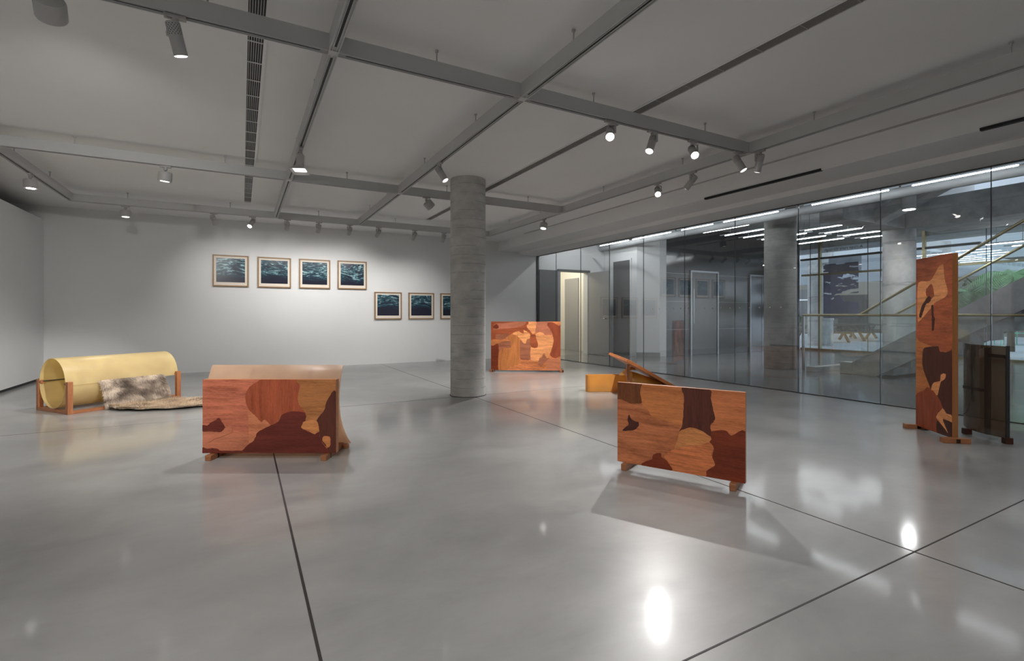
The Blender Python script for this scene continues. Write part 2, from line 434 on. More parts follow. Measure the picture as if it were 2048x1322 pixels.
def copy_tree(o, parent=None):
    c = o.copy(); COL.objects.link(c)
    if parent is not None: c.parent = parent
    for ch in list(o.children): copy_tree(ch, c)
    return c
PATCHES = {
 'A': [
  ('pinkH2', [[0.001,0.286],[0.129,0.285],[0.204,0.272],[0.269,0.272],[0.347,0.271],[0.347,0.152],[0.294,0.033],[0.138,0.034],[0.118,0.053],[0.0,0.077]]),
  ('rose', [[0.351,0.581],[0.442,0.419],[0.484,0.401],[0.504,0.383],[0.412,0.282],[0.386,0.175],[0.347,0.152]]),
  ('redV', [[0.443,1.0],[0.713,1.0],[0.73,0.912],[0.716,0.781],[0.72,0.674],[0.743,0.614],[0.769,0.548],[0.726,0.56],[0.661,0.567],[0.608,0.531],[0.569,0.448],[0.543,0.401],[0.504,0.383],[0.478,0.437],[0.442,0.419],[0.4,0.497],[0.351,0.581],[0.328,0.664],[0.319,0.771],[0.335,0.854],[0.361,0.913],[0.413,0.972]]),
  ('rose', [[0.442,0.419],[0.465,0.455],[0.484,0.425],[0.505,0.382],[0.478,0.33],[0.438,0.354]]),
  ('oliveH', [[0.71,1.0],[1.0,1.0],[1.0,0.827],[0.942,0.744],[0.932,0.673],[0.909,0.577],[0.883,0.518],[0.857,0.44],[0.818,0.399],[0.771,0.435],[0.769,0.548],[0.743,0.614],[0.72,0.674],[0.716,0.781],[0.73,0.912]]),
  ('maroonH', [[0.288,0.007],[0.294,0.027],[0.334,0.104],[0.386,0.175],[0.412,0.282],[0.497,0.365],[0.563,0.424],[0.595,0.52],[0.661,0.567],[0.769,0.552],[0.772,0.435],[0.746,0.351],[0.791,0.291],[0.844,0.267],[0.877,0.291],[0.883,0.195],[0.922,0.075],[0.962,0.0]]),
  ('darkV', [[1.0,0.833],[1.0,0.0],[0.952,0.0],[0.932,0.075],[0.883,0.195],[0.877,0.291],[0.86,0.386],[0.854,0.446],[0.883,0.518],[0.909,0.577],[0.942,0.744]]),
  ('tanH', [[0.771,0.435],[0.811,0.453],[0.854,0.44],[0.867,0.386],[0.875,0.303],[0.857,0.291],[0.847,0.261],[0.818,0.273],[0.798,0.309],[0.752,0.328],[0.739,0.363],[0.752,0.411]]),
  ('tanH', [[0.909,0.231],[0.952,0.224],[0.959,0.182],[0.955,0.099],[0.932,0.073],[0.922,0.123],[0.9,0.171]]),
  ('pinkH2', [[0.171,0.344],[0.217,0.367],[0.223,0.296],[0.204,0.266],[0.106,0.202],[0.041,0.143],[0.129,0.285]]),
  ('maroonH', [[0.0,0.381],[0.035,0.375],[0.061,0.416],[0.1,0.451],[0.123,0.481],[0.139,0.439],[0.171,0.35],[0.152,0.308],[0.129,0.285],[0.074,0.297],[0.0,0.3]]),
  ('maroonH', [[0.0,0.077],[0.04,0.059],[0.073,0.071],[0.118,0.053],[0.138,0.034],[0.298,0.033],[0.294,0.002],[0.0,0.0]]),
 ],
 'B': [
  ('oliveV', [[0.0,1.0],[0.217,1.0],[0.214,0.771],[0.168,0.756],[0.115,0.745],[0.062,0.771],[0.03,0.789],[0.001,0.792]]),
  ('caramelH', [[0.217,1.0],[0.543,1.0],[0.554,0.903],[0.552,0.744],[0.54,0.568],[0.478,0.564],[0.42,0.582],[0.301,0.62],[0.27,0.682],[0.217,0.757]]),
  ('caramelH2', [[0.751,1.0],[1.0,1.0],[1.0,0.574],[0.963,0.539],[0.904,0.506],[0.861,0.553],[0.755,0.525],[0.755,0.588],[0.787,0.664],[0.769,0.794]]),
  ('redbrownH', [[0.751,0.524],[0.861,0.557],[0.904,0.506],[1.0,0.574],[1.0,0.0],[0.715,0.0],[0.724,0.066],[0.786,0.146],[0.769,0.233],[0.778,0.347],[0.746,0.41],[0.758,0.462]]),
  ('darkV', [[0.543,1.0],[0.751,1.0],[0.756,0.904],[0.773,0.795],[0.789,0.671],[0.755,0.595],[0.758,0.469],[0.692,0.505],[0.601,0.525],[0.521,0.47],[0.544,0.569],[0.554,0.759],[0.554,0.903]]),
  ('roseFig', [[0.458,0.0],[0.438,0.094],[0.399,0.158],[0.482,0.266],[0.582,0.317],[0.674,0.345],[0.742,0.409],[0.778,0.347],[0.76,0.273],[0.782,0.18],[0.786,0.146],[0.724,0.066],[0.715,0.0]]),
  ('tanH', [[0.521,0.478],[0.601,0.54],[0.692,0.519],[0.76,0.451],[0.742,0.402],[0.674,0.349],[0.582,0.32],[0.487,0.267],[0.501,0.357]]),
  ('tanH2', [[0.573,0.471],[0.61,0.536],[0.692,0.515],[0.758,0.449],[0.737,0.401],[0.665,0.347],[0.572,0.344],[0.552,0.397]]),
  ('darkH', [[0.102,0.605],[0.125,0.551],[0.162,0.53],[0.188,0.525],[0.183,0.471],[0.146,0.421],[0.045,0.395],[0.077,0.45],[0.099,0.485],[0.091,0.545]]),
  ('redbrownH', [[0.218,0.0],[0.239,0.052],[0.3,0.097],[0.31,0.159],[0.37,0.188],[0.375,0.145],[0.419,0.111],[0.443,0.066],[0.46,0.0]]),
 ],
 'C': [
  ('redH', [[0.0,1.0],[0.532,1.0],[0.513,0.918],[0.552,0.832],[0.591,0.746],[0.565,0.727],[0.487,0.813],[0.468,0.755],[0.371,0.798],[0.306,0.754],[0.214,0.667],[0.162,0.628],[0.001,0.613]]),
  ('pinkH2', [[0.043,0.937],[0.109,0.966],[0.318,0.986],[0.5,0.995],[0.487,0.938],[0.37,0.88],[0.175,0.85],[0.043,0.821]]),
  ('redbrownH', [[0.03,0.879],[0.05,0.927],[0.082,0.947],[0.109,0.908],[0.109,0.869],[0.07,0.85]]),
  ('mauveH', [[0.07,0.734],[0.227,0.754],[0.267,0.725],[0.214,0.667],[0.188,0.638],[0.077,0.637]]),
  ('mauveH', [[0.11,0.561],[0.273,0.6],[0.29,0.562],[0.287,0.466],[0.208,0.455],[0.163,0.445],[0.11,0.377]]),
  ('redbrownH', [[0.0,0.511],[0.044,0.512],[0.107,0.532],[0.11,0.0],[0.0,0.0]]),
  ('caramelH', [[0.001,0.618],[0.07,0.637],[0.162,0.624],[0.221,0.605],[0.162,0.58],[0.077,0.541],[0.031,0.502],[0.0,0.521]]),
  ('caramelV', [[0.214,0.667],[0.306,0.735],[0.371,0.716],[0.416,0.659],[0.42,0.276],[0.411,0.132],[0.281,0.063],[0.223,0.0],[0.11,0.0],[0.11,0.368],[0.195,0.46],[0.228,0.446],[0.283,0.456],[0.28,0.6]]),
  ('mauveH', [[0.42,0.621],[0.468,0.573],[0.501,0.554],[0.52,0.631],[0.565,0.641],[0.572,0.469],[0.569,0.23],[0.501,0.219],[0.42,0.247]]),
  ('lightFig', [[0.332,0.774],[0.397,0.803],[0.436,0.769],[0.474,0.755],[0.468,0.832],[0.52,0.794],[0.558,0.756],[0.568,0.698],[0.565,0.66],[0.52,0.641],[0.501,0.554],[0.468,0.563],[0.423,0.64],[0.371,0.716],[0.319,0.735]]),
  ('pinkH2', [[0.655,1.0],[0.822,0.995],[0.815,0.919],[0.854,0.843],[0.892,0.729],[0.847,0.728],[0.783,0.719],[0.745,0.771],[0.642,0.775]]),
  ('redV2', [[0.822,0.986],[0.885,0.986],[0.924,0.957],[0.975,0.91],[1.0,0.919],[1.0,0.293],[0.949,0.264],[0.918,0.249],[0.873,0.282],[0.847,0.329],[0.867,0.434],[0.898,0.605],[0.886,0.738],[0.847,0.852],[0.809,0.928]]),
  ('lightH', [[0.642,0.727],[0.662,0.766],[0.706,0.785],[0.751,0.766],[0.783,0.719],[0.828,0.728],[0.873,0.71],[0.898,0.643],[0.892,0.548],[0.867,0.415],[0.822,0.262],[0.803,0.262],[0.777,0.309],[0.761,0.361],[0.739,0.299],[0.701,0.261],[0.675,0.184],[0.572,0.221],[0.572,0.469],[0.63,0.455],[0.671,0.479],[0.668,0.584]]),
  ('lightH', [[0.513,0.918],[0.539,0.947],[0.545,1.0],[0.655,1.0],[0.648,0.909],[0.633,0.785],[0.616,0.746],[0.591,0.751],[0.578,0.813],[0.539,0.842]]),
  ('redH', [[0.571,0.727],[0.636,0.737],[0.649,0.66],[0.671,0.565],[0.671,0.479],[0.623,0.46],[0.578,0.488],[0.559,0.574]]),
  ('rose', [[0.809,0.215],[0.918,0.245],[1.0,0.288],[1.0,0.0],[0.809,0.0]]),
  ('mauveH', [[0.761,0.356],[0.79,0.281],[0.803,0.252],[0.841,0.253],[0.777,0.176],[0.733,0.109],[0.694,0.108],[0.675,0.146],[0.694,0.232],[0.733,0.27]]),
 ],
 'D': [
  ('lightH', [[0.069,0.857],[0.424,0.862],[0.646,0.933],[0.773,0.947],[0.805,0.873],[0.893,0.791],[0.811,0.762],[0.554,0.734],[0.373,0.689],[0.061,0.621],[0.041,0.74]]),
  ('redH', [[0.308,0.817],[0.468,0.842],[0.533,0.776],[0.421,0.754],[0.306,0.78]]),
  ('darkH', [[0.306,0.761],[0.385,0.775],[0.457,0.763],[0.42,0.743],[0.305,0.727],[0.233,0.69],[0.16,0.65],[0.097,0.657],[0.162,0.71]]),
  ('darkH', [[0.451,0.716],[0.51,0.716],[0.517,0.66],[0.552,0.642],[0.515,0.577],[0.47,0.581],[0.472,0.651]]),
  ('caramelH', [[0.003,0.519],[0.107,0.505],[0.275,0.498],[0.436,0.487],[0.503,0.474],[0.226,0.459],[0.2,0.381],[0.293,0.306],[0.407,0.244],[0.072,0.199],[0.001,0.181]]),
  ('darkV', [[0.226,0.464],[0.413,0.482],[0.636,0.49],[0.678,0.463],[0.846,0.458],[0.968,0.474],[1.0,0.466],[1.0,0.119],[0.799,0.144],[0.629,0.213],[0.717,0.291],[0.52,0.249],[0.452,0.237],[0.316,0.298],[0.199,0.371]]),
  ('redV2', [[0.001,0.181],[0.219,0.216],[0.338,0.246],[0.452,0.237],[0.629,0.208],[0.757,0.15],[0.605,0.099],[0.625,0.0],[0.0,0.0]]),
  ('lightH', [[0.452,0.237],[0.521,0.278],[0.696,0.294],[0.718,0.332],[0.844,0.341],[0.823,0.313],[0.717,0.291],[0.629,0.213],[0.533,0.229]]),
  ('darkH', [[0.617,0.067],[0.797,0.043],[0.908,0.022],[0.776,0.083],[1.0,0.085],[1.0,0.0],[0.625,0.0]]),
  ('lightH', [[0.757,0.146],[0.86,0.125],[1.0,0.121],[1.0,0.085],[0.764,0.089],[0.908,0.022],[0.797,0.043],[0.605,0.081],[0.627,0.105]]),
 ],
}

# ------------------------------------------------------------------ room shell
XL, XG, YB, YR = -3.1, 7.22, 11.72, -5.0     # partition, glass line, back wall, rear wall
ZC, ZS, ZG = 3.1, 2.86, 2.79                 # ceiling, soffit over the glass, top of the glass
sbox('floor', (-4.2, YR, -0.2), (XG, YB + 0.2, 0.0), M['floor'], 'polished grey concrete floor of the gallery')
sbox('floor_lobby', (XG, -9, -0.2), (16.6, 16.5, -0.002), M['floor2'], 'darker stone floor of the lobby behind the glass')
sbox('ceiling', (-4.2, YR, ZC), (6.0, YB + 0.2, ZC + 0.25), M['ceil'], 'white gallery ceiling')
sbox('wall_back', (-4.2, YB, 0.0), (7.96, YB + 0.2, 3.7), M['paint'], 'white back wall that carries the framed prints')
sbox('wall_rear', (-4.2, YR - 0.2, 0.0), (XG, YR, 3.3), M['paint'], 'white wall behind the viewer')
sbox('wall_left', (-3.85, YR, 0.0), (-3.75, YB, ZC), M['greydark'], 'dark wall in the gap behind the partition')
sbox('wall_partition', (XL - 0.12, YR, 0.045), (XL, YB, 2.85), M['paint'], 'white exhibition partition along the left side', bevel=0.004)
sbox('partition_gap_shade', (XL - 0.10, YR, 0.0), (XL - 0.03, YB, 0.045), M['black'], 'black strip standing in for the shade in the gap under the partition')  # black strip put in for the shade below the partition
# bulkhead over the glass: soffit, upright face, shadow slots
m = MB().box((6.0, YR, ZS), (XG + 0.10, YB, ZC + 0.25))
struct(m.build('trim_1', M['ceil']), 'dropped white bulkhead above the glass wall')
sbox('trim_2', (6.62, YR, ZG), (XG + 0.10, YB, ZS), M['ceil'], 'white edge beam resting over the glass heads')
for i, (y0, y1) in enumerate(((5.03, 3.36), (1.93, 0.2))):
    sbox('trim_%d' % (3 + i), (5.985, y1, ZS - 0.006), (6.03, y0, ZS + 0.02), M['black'], 'black air slot along the bulkhead edge')
sbox('trim_5', (5.90, YR, ZC - 0.006), (5.95, YB - 1.5, ZC), plain('slot_grey', (0.42, 0.41, 0.40), 0.6), 'narrow grey slot between ceiling and bulkhead')
# floor joints
def joint(n, a, b, w, mat, lab):
    sbox('trim_%d' % n, (min(a[0], b[0]) - w / 2 * (a[0] == b[0]), min(a[1], b[1]) - w / 2 * (a[1] == b[1]), -0.01),
         (max(a[0], b[0]) + w / 2 * (a[0] == b[0]), max(a[1], b[1]) + w / 2 * (a[1] == b[1]), 0.0012), mat, lab)
joint(6, (0.23, YR), (0.23, 6.45), 0.011, M['joint'], 'dark floor joint running under the left panel')
joint(7, (2.865, YR), (2.865, YB), 0.008, M['joint'], 'floor joint running past the column')
joint(8, (-3.1, 1.165), (XG, 1.165), 0.007, M['joint'], 'floor joint crossing the near floor')
joint(9, (-3.1, 6.45), (XG, 6.45), 0.005, M['joint2'], 'faint floor joint beside the column')
joint(10, (5.5, YR), (5.5, 1.165), 0.006, M['joint2'], 'faint floor joint at the right edge')

# glass wall: one pane per bay, dark seal at each joint, row of marker dots
edges = [YB] + [10.79 - 1.07 * i for i in range(0, 15)]
for i in range(len(edges) - 1):
    y1, y0 = edges[i], edges[i + 1]
    p = sbox('window_%d' % (i + 1), (XG - 0.006, y0 + 0.004, 0.012), (XG + 0.006, y1 - 0.004, ZG - 0.004), M['glass'], 'clear floor-to-ceiling glass pane of the lobby partition')
    MB().box((XG - 0.007, y0 - 0.0035, 0.0), (XG + 0.007, y0 + 0.0035, ZG)).build('seal', M['frame_blk'], p)
    MB().box((XG - 0.012, y0, ZG - 0.012), (XG + 0.012, y1, ZG + 0.002)).box((XG - 0.012, y0, 0.0), (XG + 0.012, y1, 0.010)).build('channel', M['frame_blk'], p)
    if 4 <= i <= 6:
        d = MB()
        nd = 6
        for k in range(nd):
            yy = y0 + (k + 0.5) * (y1 - y0) / nd
            d.tube((XG - 0.0075, yy, 1.27), (XG - 0.0062, yy, 1.27), 0.011, n=12)
        d.build('marker_dots', M['white'], p)
MB().box((XG - 0.03, YB - 0.03, 0), (XG + 0.03, YB, ZG)).build('frame', M['frame_blk'], bpy.data.objects['window_1'])

# gallery column
c = MB().tube((0, 0, 0), (0, 0, ZC), 0.253, n=64, caps=False).build('concrete_column', M['conc'], smooth=True)
c.location = (2.867, 6.566, 0)
tag(c, 'round board-marked concrete column standing in the middle of the gallery', 'column')
MB().tube((0, 0, 0), (0, 0, 0.006), 0.262, n=48).build('base_joint', M['joint'], c)

# ------------------------------------------------------------------ ceiling vents
def vent(x0, x1, y0, y1, dark, nbar, lab, mesh_mat, frame_w):
    r = empty('ceiling_vent', ((x0 + x1) / 2, (y0 + y1) / 2, ZC))
    tag(r, lab, 'ceiling vent', 'slot vents in the ceiling')
    w = (x1 - x0) / 2; l = (y1 - y0) / 2
    MB().box((-w, -l, -0.004), (w, l, 0.0)).build('backing', dark, r)
    f = MB()
    f.box((-w - frame_w, -l - frame_w, -0.012), (-w, l + frame_w, 0)).box((w, -l - frame_w, -0.012), (w + frame_w, l + frame_w, 0))
    f.box((-w, l, -0.012), (w, l + frame_w, 0)).box((-w, -l - frame_w, -0.012), (w, -l, 0))
    f.build('frame', M['ceil'], r)
    g = MB(); bw = 2 * w / (nbar * 2 + 1)
    for k in range(nbar):
        xx = -w + bw * (2 * k + 1)
        g.box((xx, -l, -0.010), (xx + bw * 0.36, l, -0.004))
    yy = -l + 0.2
    while yy < l:
        g.box((-w, yy, -0.011), (w, yy + 0.008, -0.005)); yy += 0.33
    g.build('grille', mesh_mat, r)
vent(0.035, 0.135, YR + 0.5, 9.62, M['black'], 6, 'slot vent with white bars above the framed prints', M['paint'], 0.024)
vent(3.27, 3.375, YR + 0.5, 9.62, plain('vent_brown', (0.22, 0.21, 0.205), 0.6), 9, 'slot vent with dark brown bars beyond the column', plain('vent_bar_brown', (0.34, 0.32, 0.31), 0.5), 0.012)

# ------------------------------------------------------------------ suspended lighting track grid
ZT0, ZT1 = 2.893, 3.006
AY = (9.85, 7.0, 3.46, -0.08, -3.6)
BX = (-2.29, 0.535, 1.99, 4.81)
grid = empty('lighting_track_grid', (1.26, 4.0, ZT0))
tag(grid, 'white suspended grid of lighting track beams under the ceiling', 'lighting track')
def local_grid(mb):
    o = grid.location
    mb.v = [(p[0] - o[0], p[1] - o[1], p[2] - o[2]) for p in mb.v]
    return mb
HW = 0.032
def beam(p0, p1):
    along_x = abs(p1[0] - p0[0]) > 0.01
    b = MB(); s = MB()
    if along_x:
        x0, x1, y = min(p0[0], p1[0]) + HW, max(p0[0], p1[0]) - HW, p0[1]
        b.box((x0, y - HW, ZT0 + 0.010), (x1, y + HW, ZT1))
        for q in (-HW, HW - 0.007): b.box((x0, y + q, ZT0), (x1, y + q + 0.007, ZT0 + 0.011))
        b.box((x0, y - 0.013, ZT0 + 0.002), (x1, y - 0.009, ZT0 + 0.011)).box((x0, y + 0.009, ZT0 + 0.002), (x1, y + 0.013, ZT0 + 0.011))
        s.box((x0 + 0.05, y - 0.009, ZT0 + 0.006), (x1 - 0.05, y + 0.009, ZT0 + 0.0102))
    else:
        y0, y1, x = min(p0[1], p1[1]) + HW, max(p0[1], p1[1]) - HW, p0[0]
        b.box((x - HW, y0, ZT0 + 0.010), (x + HW, y1, ZT1))
        for q in (-HW, HW - 0.007): b.box((x + q, y0, ZT0), (x + q + 0.007, y1, ZT0 + 0.011))
        b.box((x - 0.013, y0, ZT0 + 0.002), (x - 0.009, y1, ZT0 + 0.011)).box((x + 0.009, y0, ZT0 + 0.002), (x + 0.013, y1, ZT0 + 0.011))
        s.box((x - 0.009, y0 + 0.05, ZT0 + 0.006), (x + 0.009, y1 - 0.05, ZT0 + 0.0102))
    o = local_grid(b).build('track_beam', M['rail'], grid)
    local_grid(s).build('track_slot', M['black'], o)
def hanger(x, y):
    local_grid(MB().tube((x, y, ZT1), (x, y, ZC), 0.006, n=8).tube((x, y, ZC - 0.012), (x, y, ZC), 0.014, n=10)).build('hanger_rod', M['rail'], grid)
for j, y in enumerate(AY):
    for i in range(3):
        beam((BX[i], y), (BX[i + 1], y))
    for x in BX:
        local_grid(MB().box((x - HW, y - HW, ZT0 + 0.001), (x + HW, y + HW, ZT1))).build('junction', M['rail'], grid)
    for x in (-1.6, -0.18, 1.26, 2.71, 4.13): hanger(x, y)
for i, x in enumerate(BX):
    for j in range(4):
        beam((x, AY[j + 1]), (x, AY[j]))
    for y in (8.9, 7.7, 5.9, 4.37, 2.76, 1.38, -1.2): hanger(x, y)

# ------------------------------------------------------------------ track lamps
def lamp_light(parent, loc, direction, power, size_deg, blend=0.6, radius=0.02, color=(1.0, 0.98, 0.955)):
    l = bpy.data.lights.new('lamp_light', 'SPOT')
    l.energy = power; l.spot_size = R(size_deg); l.spot_blend = blend; l.shadow_soft_size = radius; l.color = color
    o = bpy.data.objects.new('lamp_light', l); COL.objects.link(o); o.parent = parent
    o.location = loc
    o.rotation_euler = Vector(direction).to_track_quat('-Z', 'Y').to_euler()
    return o

def spotlight(x, y, target, power, lab, angle=50, lens='lens', along_x=True, blend=0.6):
    r = empty('track_spotlight', (x, y, ZT0))
    tag(r, lab, 'spotlight', 'cylinder spotlights on the ceiling track')
    a = (0.055, 0.017) if along_x else (0.017, 0.055)
    MB().box((-a[0], -a[1], -0.022), (a[0], a[1], 0.0)).build('adapter', M['lamp'], r, bevel=0.003)
    d = (Vector(target) - Vector((x, y, ZT0 - 0.10)))
    h = Vector((d.x, d.y, 0)); h = h.normalized() if h.length > 0.01 else Vector((1, 0, 0))
    side = Vector((-h.y, h.x, 0)) * 0.047
    d = d.normalized()
    piv = Vector((0, 0, -0.10))
    b = MB().tube((0, 0, -0.02), (0, 0, -0.045), 0.018, n=14)
    b.tube((0, 0, -0.040), side + Vector((0, 0, -0.045)), 0.008, n=8).tube(side + Vector((0, 0, -0.042)), side + Vector((0, 0, -0.115)), 0.009, n=8)
    b.tube(side + piv, piv + side * 0.8, 0.016, n=12)
    b.build('yoke', M['lamp'], r, smooth=True, auto=35)
    q = (-d).to_track_quat('Z', 'Y').to_matrix()       # local +z points out of the back
    hd = MB().lathe([(0.032, -0.120), (0.037, -0.124), (0.037, 0.052), (0.033, 0.058)], piv, q, 28)
    hd.v = hd.v; head = hd.build('lamp_head', M['lamp'], r, smooth=True, auto=35)
    vv = MB()
    for k in range(7):                                   # perforated cooling band
        for a2 in range(14):
            an = 2 * PI * (a2 + 0.5 * (k % 2)) / 14
            c = Vector((math.cos(an) * 0.0372, math.sin(an) * 0.0372, -0.01 + 0.009 * k))
            nrm = Vector((math.cos(an), math.sin(an), 0))
            vv.tube(piv + q @ (c - nrm * 0.001), piv + q @ (c + nrm * 0.0004), 0.0028, n=6)
    vv.build('vent_holes', M['black'], head)
    MB().tube(piv + d * 0.1245, piv + d * 0.1265, 0.031, n=24).build('lens', M[lens], r)
    lamp_light(r, piv + d * 0.135, d, power, angle, blend)
    return r

def floodlight(x, y, target, power, lab, kind='drum', along_x=True, angle=112, lens='lens'):
    r = empty('track_floodlight', (x, y, ZT0))
    tag(r, lab, 'floodlight', 'floodlights on the ceiling track')
    a = (0.055, 0.017) if along_x else (0.017, 0.055)
    MB().box((-a[0], -a[1], -0.022), (a[0], a[1], 0.0)).build('adapter', M['lamp'], r, bevel=0.003)
    d = (Vector(target) - Vector((x, y, ZT0 - 0.13))).normalized()
    q = (-d).to_track_quat('Z', 'Y').to_matrix()
    piv = Vector((0, 0, -0.07))
    MB().tube((0, 0, -0.02), (0, 0, -0.05), 0.020, n=14).tube((0, 0, -0.05), piv - d * 0.01, 0.014, n=10).build('stem', M['lamp'], r, smooth=True, auto=35)
    if kind == 'drum':
        MB().lathe([(0.058, -0.108), (0.066, -0.112), (0.070, -0.104), (0.070, -0.02), (0.064, -0.006), (0.02, 0.0)], piv, q, 32).build('lamp_head', M['lamp'], r, smooth=True, auto=35)
        MB().tube(piv + d * 0.1085, piv + d * 0.1125, 0.044, n=28).build('lens', M[lens], r)
        off = 0.125
    else:                                                # square flared flood with barn-door rim
        hd = MB()
        T = Matrix.Translation(piv) @ q.to_4x4()
        def ring(s, h): return [T @ Vector((sx * s, sy * s, h)) for sx, sy in ((-1, -1), (1, -1), (1, 1), (-1, 1))]
        L = [ring(0.030, 0.0), ring(0.032, -0.13), ring(0.085, -0.19), ring(0.080, -0.188), ring(0.06, -0.165)]
        vs = [p for g in L for p in g]; fs = [(3, 2, 1, 0)]
        for k in range(4):
            fs += [(4 * k + i, 4 * k + (i + 1) % 4, 4 * k + 4 + (i + 1) % 4, 4 * k + 4 + i) for i in range(4)]
        fs.append((16, 17, 18, 19))
        hd.add(vs, fs).build('lamp_head', M['lamp'], r)
        MB().box((-0.058, -0.045, -0.172), (0.058, 0.045, -0.166), mat=T).build('lens', M[lens], r)
        off = 0.20
    lamp_light(r, piv + d * off, d, power, angle, 0.7, 0.05)
    return r

FILL = 1.0
# over the prints: eight cylinders on the far track
PX = [-0.20, 0.61, 1.42, 2.23, 3.05, 3.87]
spotlight(-0.425, 9.85, (-0.15, YB, 1.55), 52, 'leftmost cylinder spotlight above the first print, leaning right', 84, blend=1.0)
spotlight(0.163, 9.85, (-1.1, 7.9, 0.3), 60, 'cylinder spotlight above the second print with its lit lens towards the room', 40, lens='lens_hot')
spotlight(0.727, 9.85, (0.62, YB, 1.55), 52, 'near-upright cylinder spotlight hanging above the gap between second and third print', 84, blend=1.0)
spotlight(1.266, 9.85, (1.15, YB, 1.55), 52, 'cylinder spotlight above the third print, leaning left', 84, blend=1.0)
spotlight(1.827, 9.85, (1.8, YB, 1.55), 52, 'upright cylinder spotlight at the left edge of the fourth print', 84, blend=1.0)
spotlight(2.378, 9.85, (2.1, YB, 1.55), 52, 'cylinder spotlight above the right half of the fourth print', 84, blend=1.0)
spotlight(3.112, 9.85, (2.9, YB, 1.25), 50, 'cylinder spotlight above the first print of the lower row', 78, blend=1.0)
spotlight(3.749, 9.85, (3.6, YB, 1.25), 50, 'cylinder spotlight beside the column top above the lower prints', 78, blend=1.0)
# A1 track, near the viewer
spotlight(-0.342, 3.46, (0.25, 4.2, 0.2), 38, 'perforated cylinder spotlight nearest the viewer at top left', 60)
spotlight(2.894, 3.46, (1.0, 1.2, 0.3), 38, 'glaring spotlight facing the viewer, left of the three glaring ones', 85, lens='lens_hot')
spotlight(3.408, 3.46, (1.9, 3.0, 0.0), 60, 'cylinder spotlight between the two upper glaring lamps', 60)
spotlight(3.948, 3.46, (2.2, 1.0, 0.3), 38, 'glaring spotlight facing the viewer, right of the three glaring ones', 85, lens='lens_hot')
spotlight(4.631, 3.46, (5.2, 2.6, 0.9), 50, 'cylinder spotlight leaning right just before the corner of the track', 70)
# B0 track, along the glass
spotlight(4.81, 3.324, (5.7, 4.8, 0.0), 30, 'pale cylinder spotlight just past the track corner, beside the corner junction', 70, along_x=False)
spotlight(4.81, 4.216, (4.72, 7.2, 0.3), 400, 'cylinder spotlight below the right glaring lamp on the glass-side track', 70, along_x=False)
spotlight(4.81, 4.793, (2.5, 2.2, 0.2), 270, 'lowest of the three glaring spotlights facing the viewer', 64, lens='lens_hot', along_x=False)
spotlight(1.99, 5.356, (3.3, 4.2, 0.0), 70, 'cylinder spotlight in front of the column top', 70, along_x=False)
# floods
floodlight(-0.894, 3.46, (-1.4, 7.4, 0.1), 170 * FILL, 'drum floodlight cut by the top left corner of the view', lens='lens_dim')
floodlight(-0.784, 7.0, (-1.0, 7.35, 0.1), 150 * FILL, 'drum floodlight on the second track, left of the white-barred vent')
floodlight(2.39, 7.0, (4.4, 7.3, 0.9), 30 * FILL, 'tilted floodlight left of the column', angle=90, lens='lens_dim')
floodlight(-1.627, 9.85, (-1.6, 9.9, 0), 50 * FILL, 'drum floodlight at the left end of the far track')
floodlight(0.535, 5.571, (0.38, 5.2, 0), 110 * FILL, 'square flared floodlight hanging from the left lengthwise track', kind='square', along_x=False, angle=88, lens='lens_dim')
floodlight(-2.29, 8.197, (-2.2, 8.2, 0), 40 * FILL, 'drum floodlight by the left partition', along_x=False)
floodlight(4.81, 7.582, (4.2, 7.3, 0), 260 * FILL, 'drum floodlight on the glass-side track beyond the column', along_x=False)
# unseen floodlights added behind the viewer to fill the room with light
for x, y in ((-1.2, -0.08), (3.2, -0.08), (1.0, -3.6)):
    floodlight(x, y, (x + (-0.5 if x < 0 else 0.2), y + (1.2 if x < 0 else 0.3), 0), (300 if x < 0 else 85) * FILL, 'unseen drum floodlight added for fill behind the viewer at %s of the room' % {-1.2: 'the left side', 3.2: 'the right side', 1.0: 'the middle'}[x], angle=150)
spotlight(0.535, 0.9, (2.6, 2.5, 0.35), 110, 'unseen cylinder spotlight added over the viewer to light the near right panel', 45, along_x=False)  # unseen spots added to light the fronts of the sculptures
spotlight(1.99, 1.5, (-1.25, 7.95, 0.30), 1100, 'unseen cylinder spotlight added over the viewer to light the honey cylinder', 21, along_x=False)
spotlight(-0.8, -0.08, (0.1, 4.3, 0.4), 170, 'unseen cylinder spotlight added behind the viewer to light the near left panel', 36)
spotlight(3.6, -0.08, (5.6, 2.2, 0.9), 90, 'unseen cylinder spotlight added behind the viewer to light the tall panel', 50)

# ------------------------------------------------------------------ framed prints
def framed(x, zb, seed, base, arch, lab):
    w = 0.645
    r = empty('framed_print', (x + w / 2, YB, zb))
    tag(r, lab, 'framed print', 'framed prints on the back wall')
    f = MB(); e = 0.024; hw = w / 2; dp = -0.040
    for lo, hi in (((-hw, dp, 0), (-hw + e, 0, w)), ((hw - e, dp, 0), (hw, 0, w)), ((-hw + e, dp, 0), (hw - e, 0, e)), ((-hw + e, dp, w - e), (hw - e, 0, w))):
        f.box(lo, hi)
    f.build('frame', M['oak'], r, bevel=0.002)
    MB().box((-hw + e, -0.022, e), (hw - e, -0.004, w - e)).build('mount', M['mat_card'], r)
    p = MB().box((-0.258, -0.0235, -0.247), (0.258, -0.022, 0.247)).build('print', print_mat('print_%d' % seed, seed, base, arch), r)
    p.location = (0, 0, w / 2 + 0.012)
    return r
framed(-0.525, 1.737, 1, -0.10, 0.6, 'framed print with swirling pale strands, first from the left')
framed(0.287, 1.735, 2, -0.10, 0.1, 'framed print with layered bright bands, second from the left')
framed(1.095, 1.737, 5, -0.12, -0.1, 'framed print with a wide pale blue band low down, third from the left')
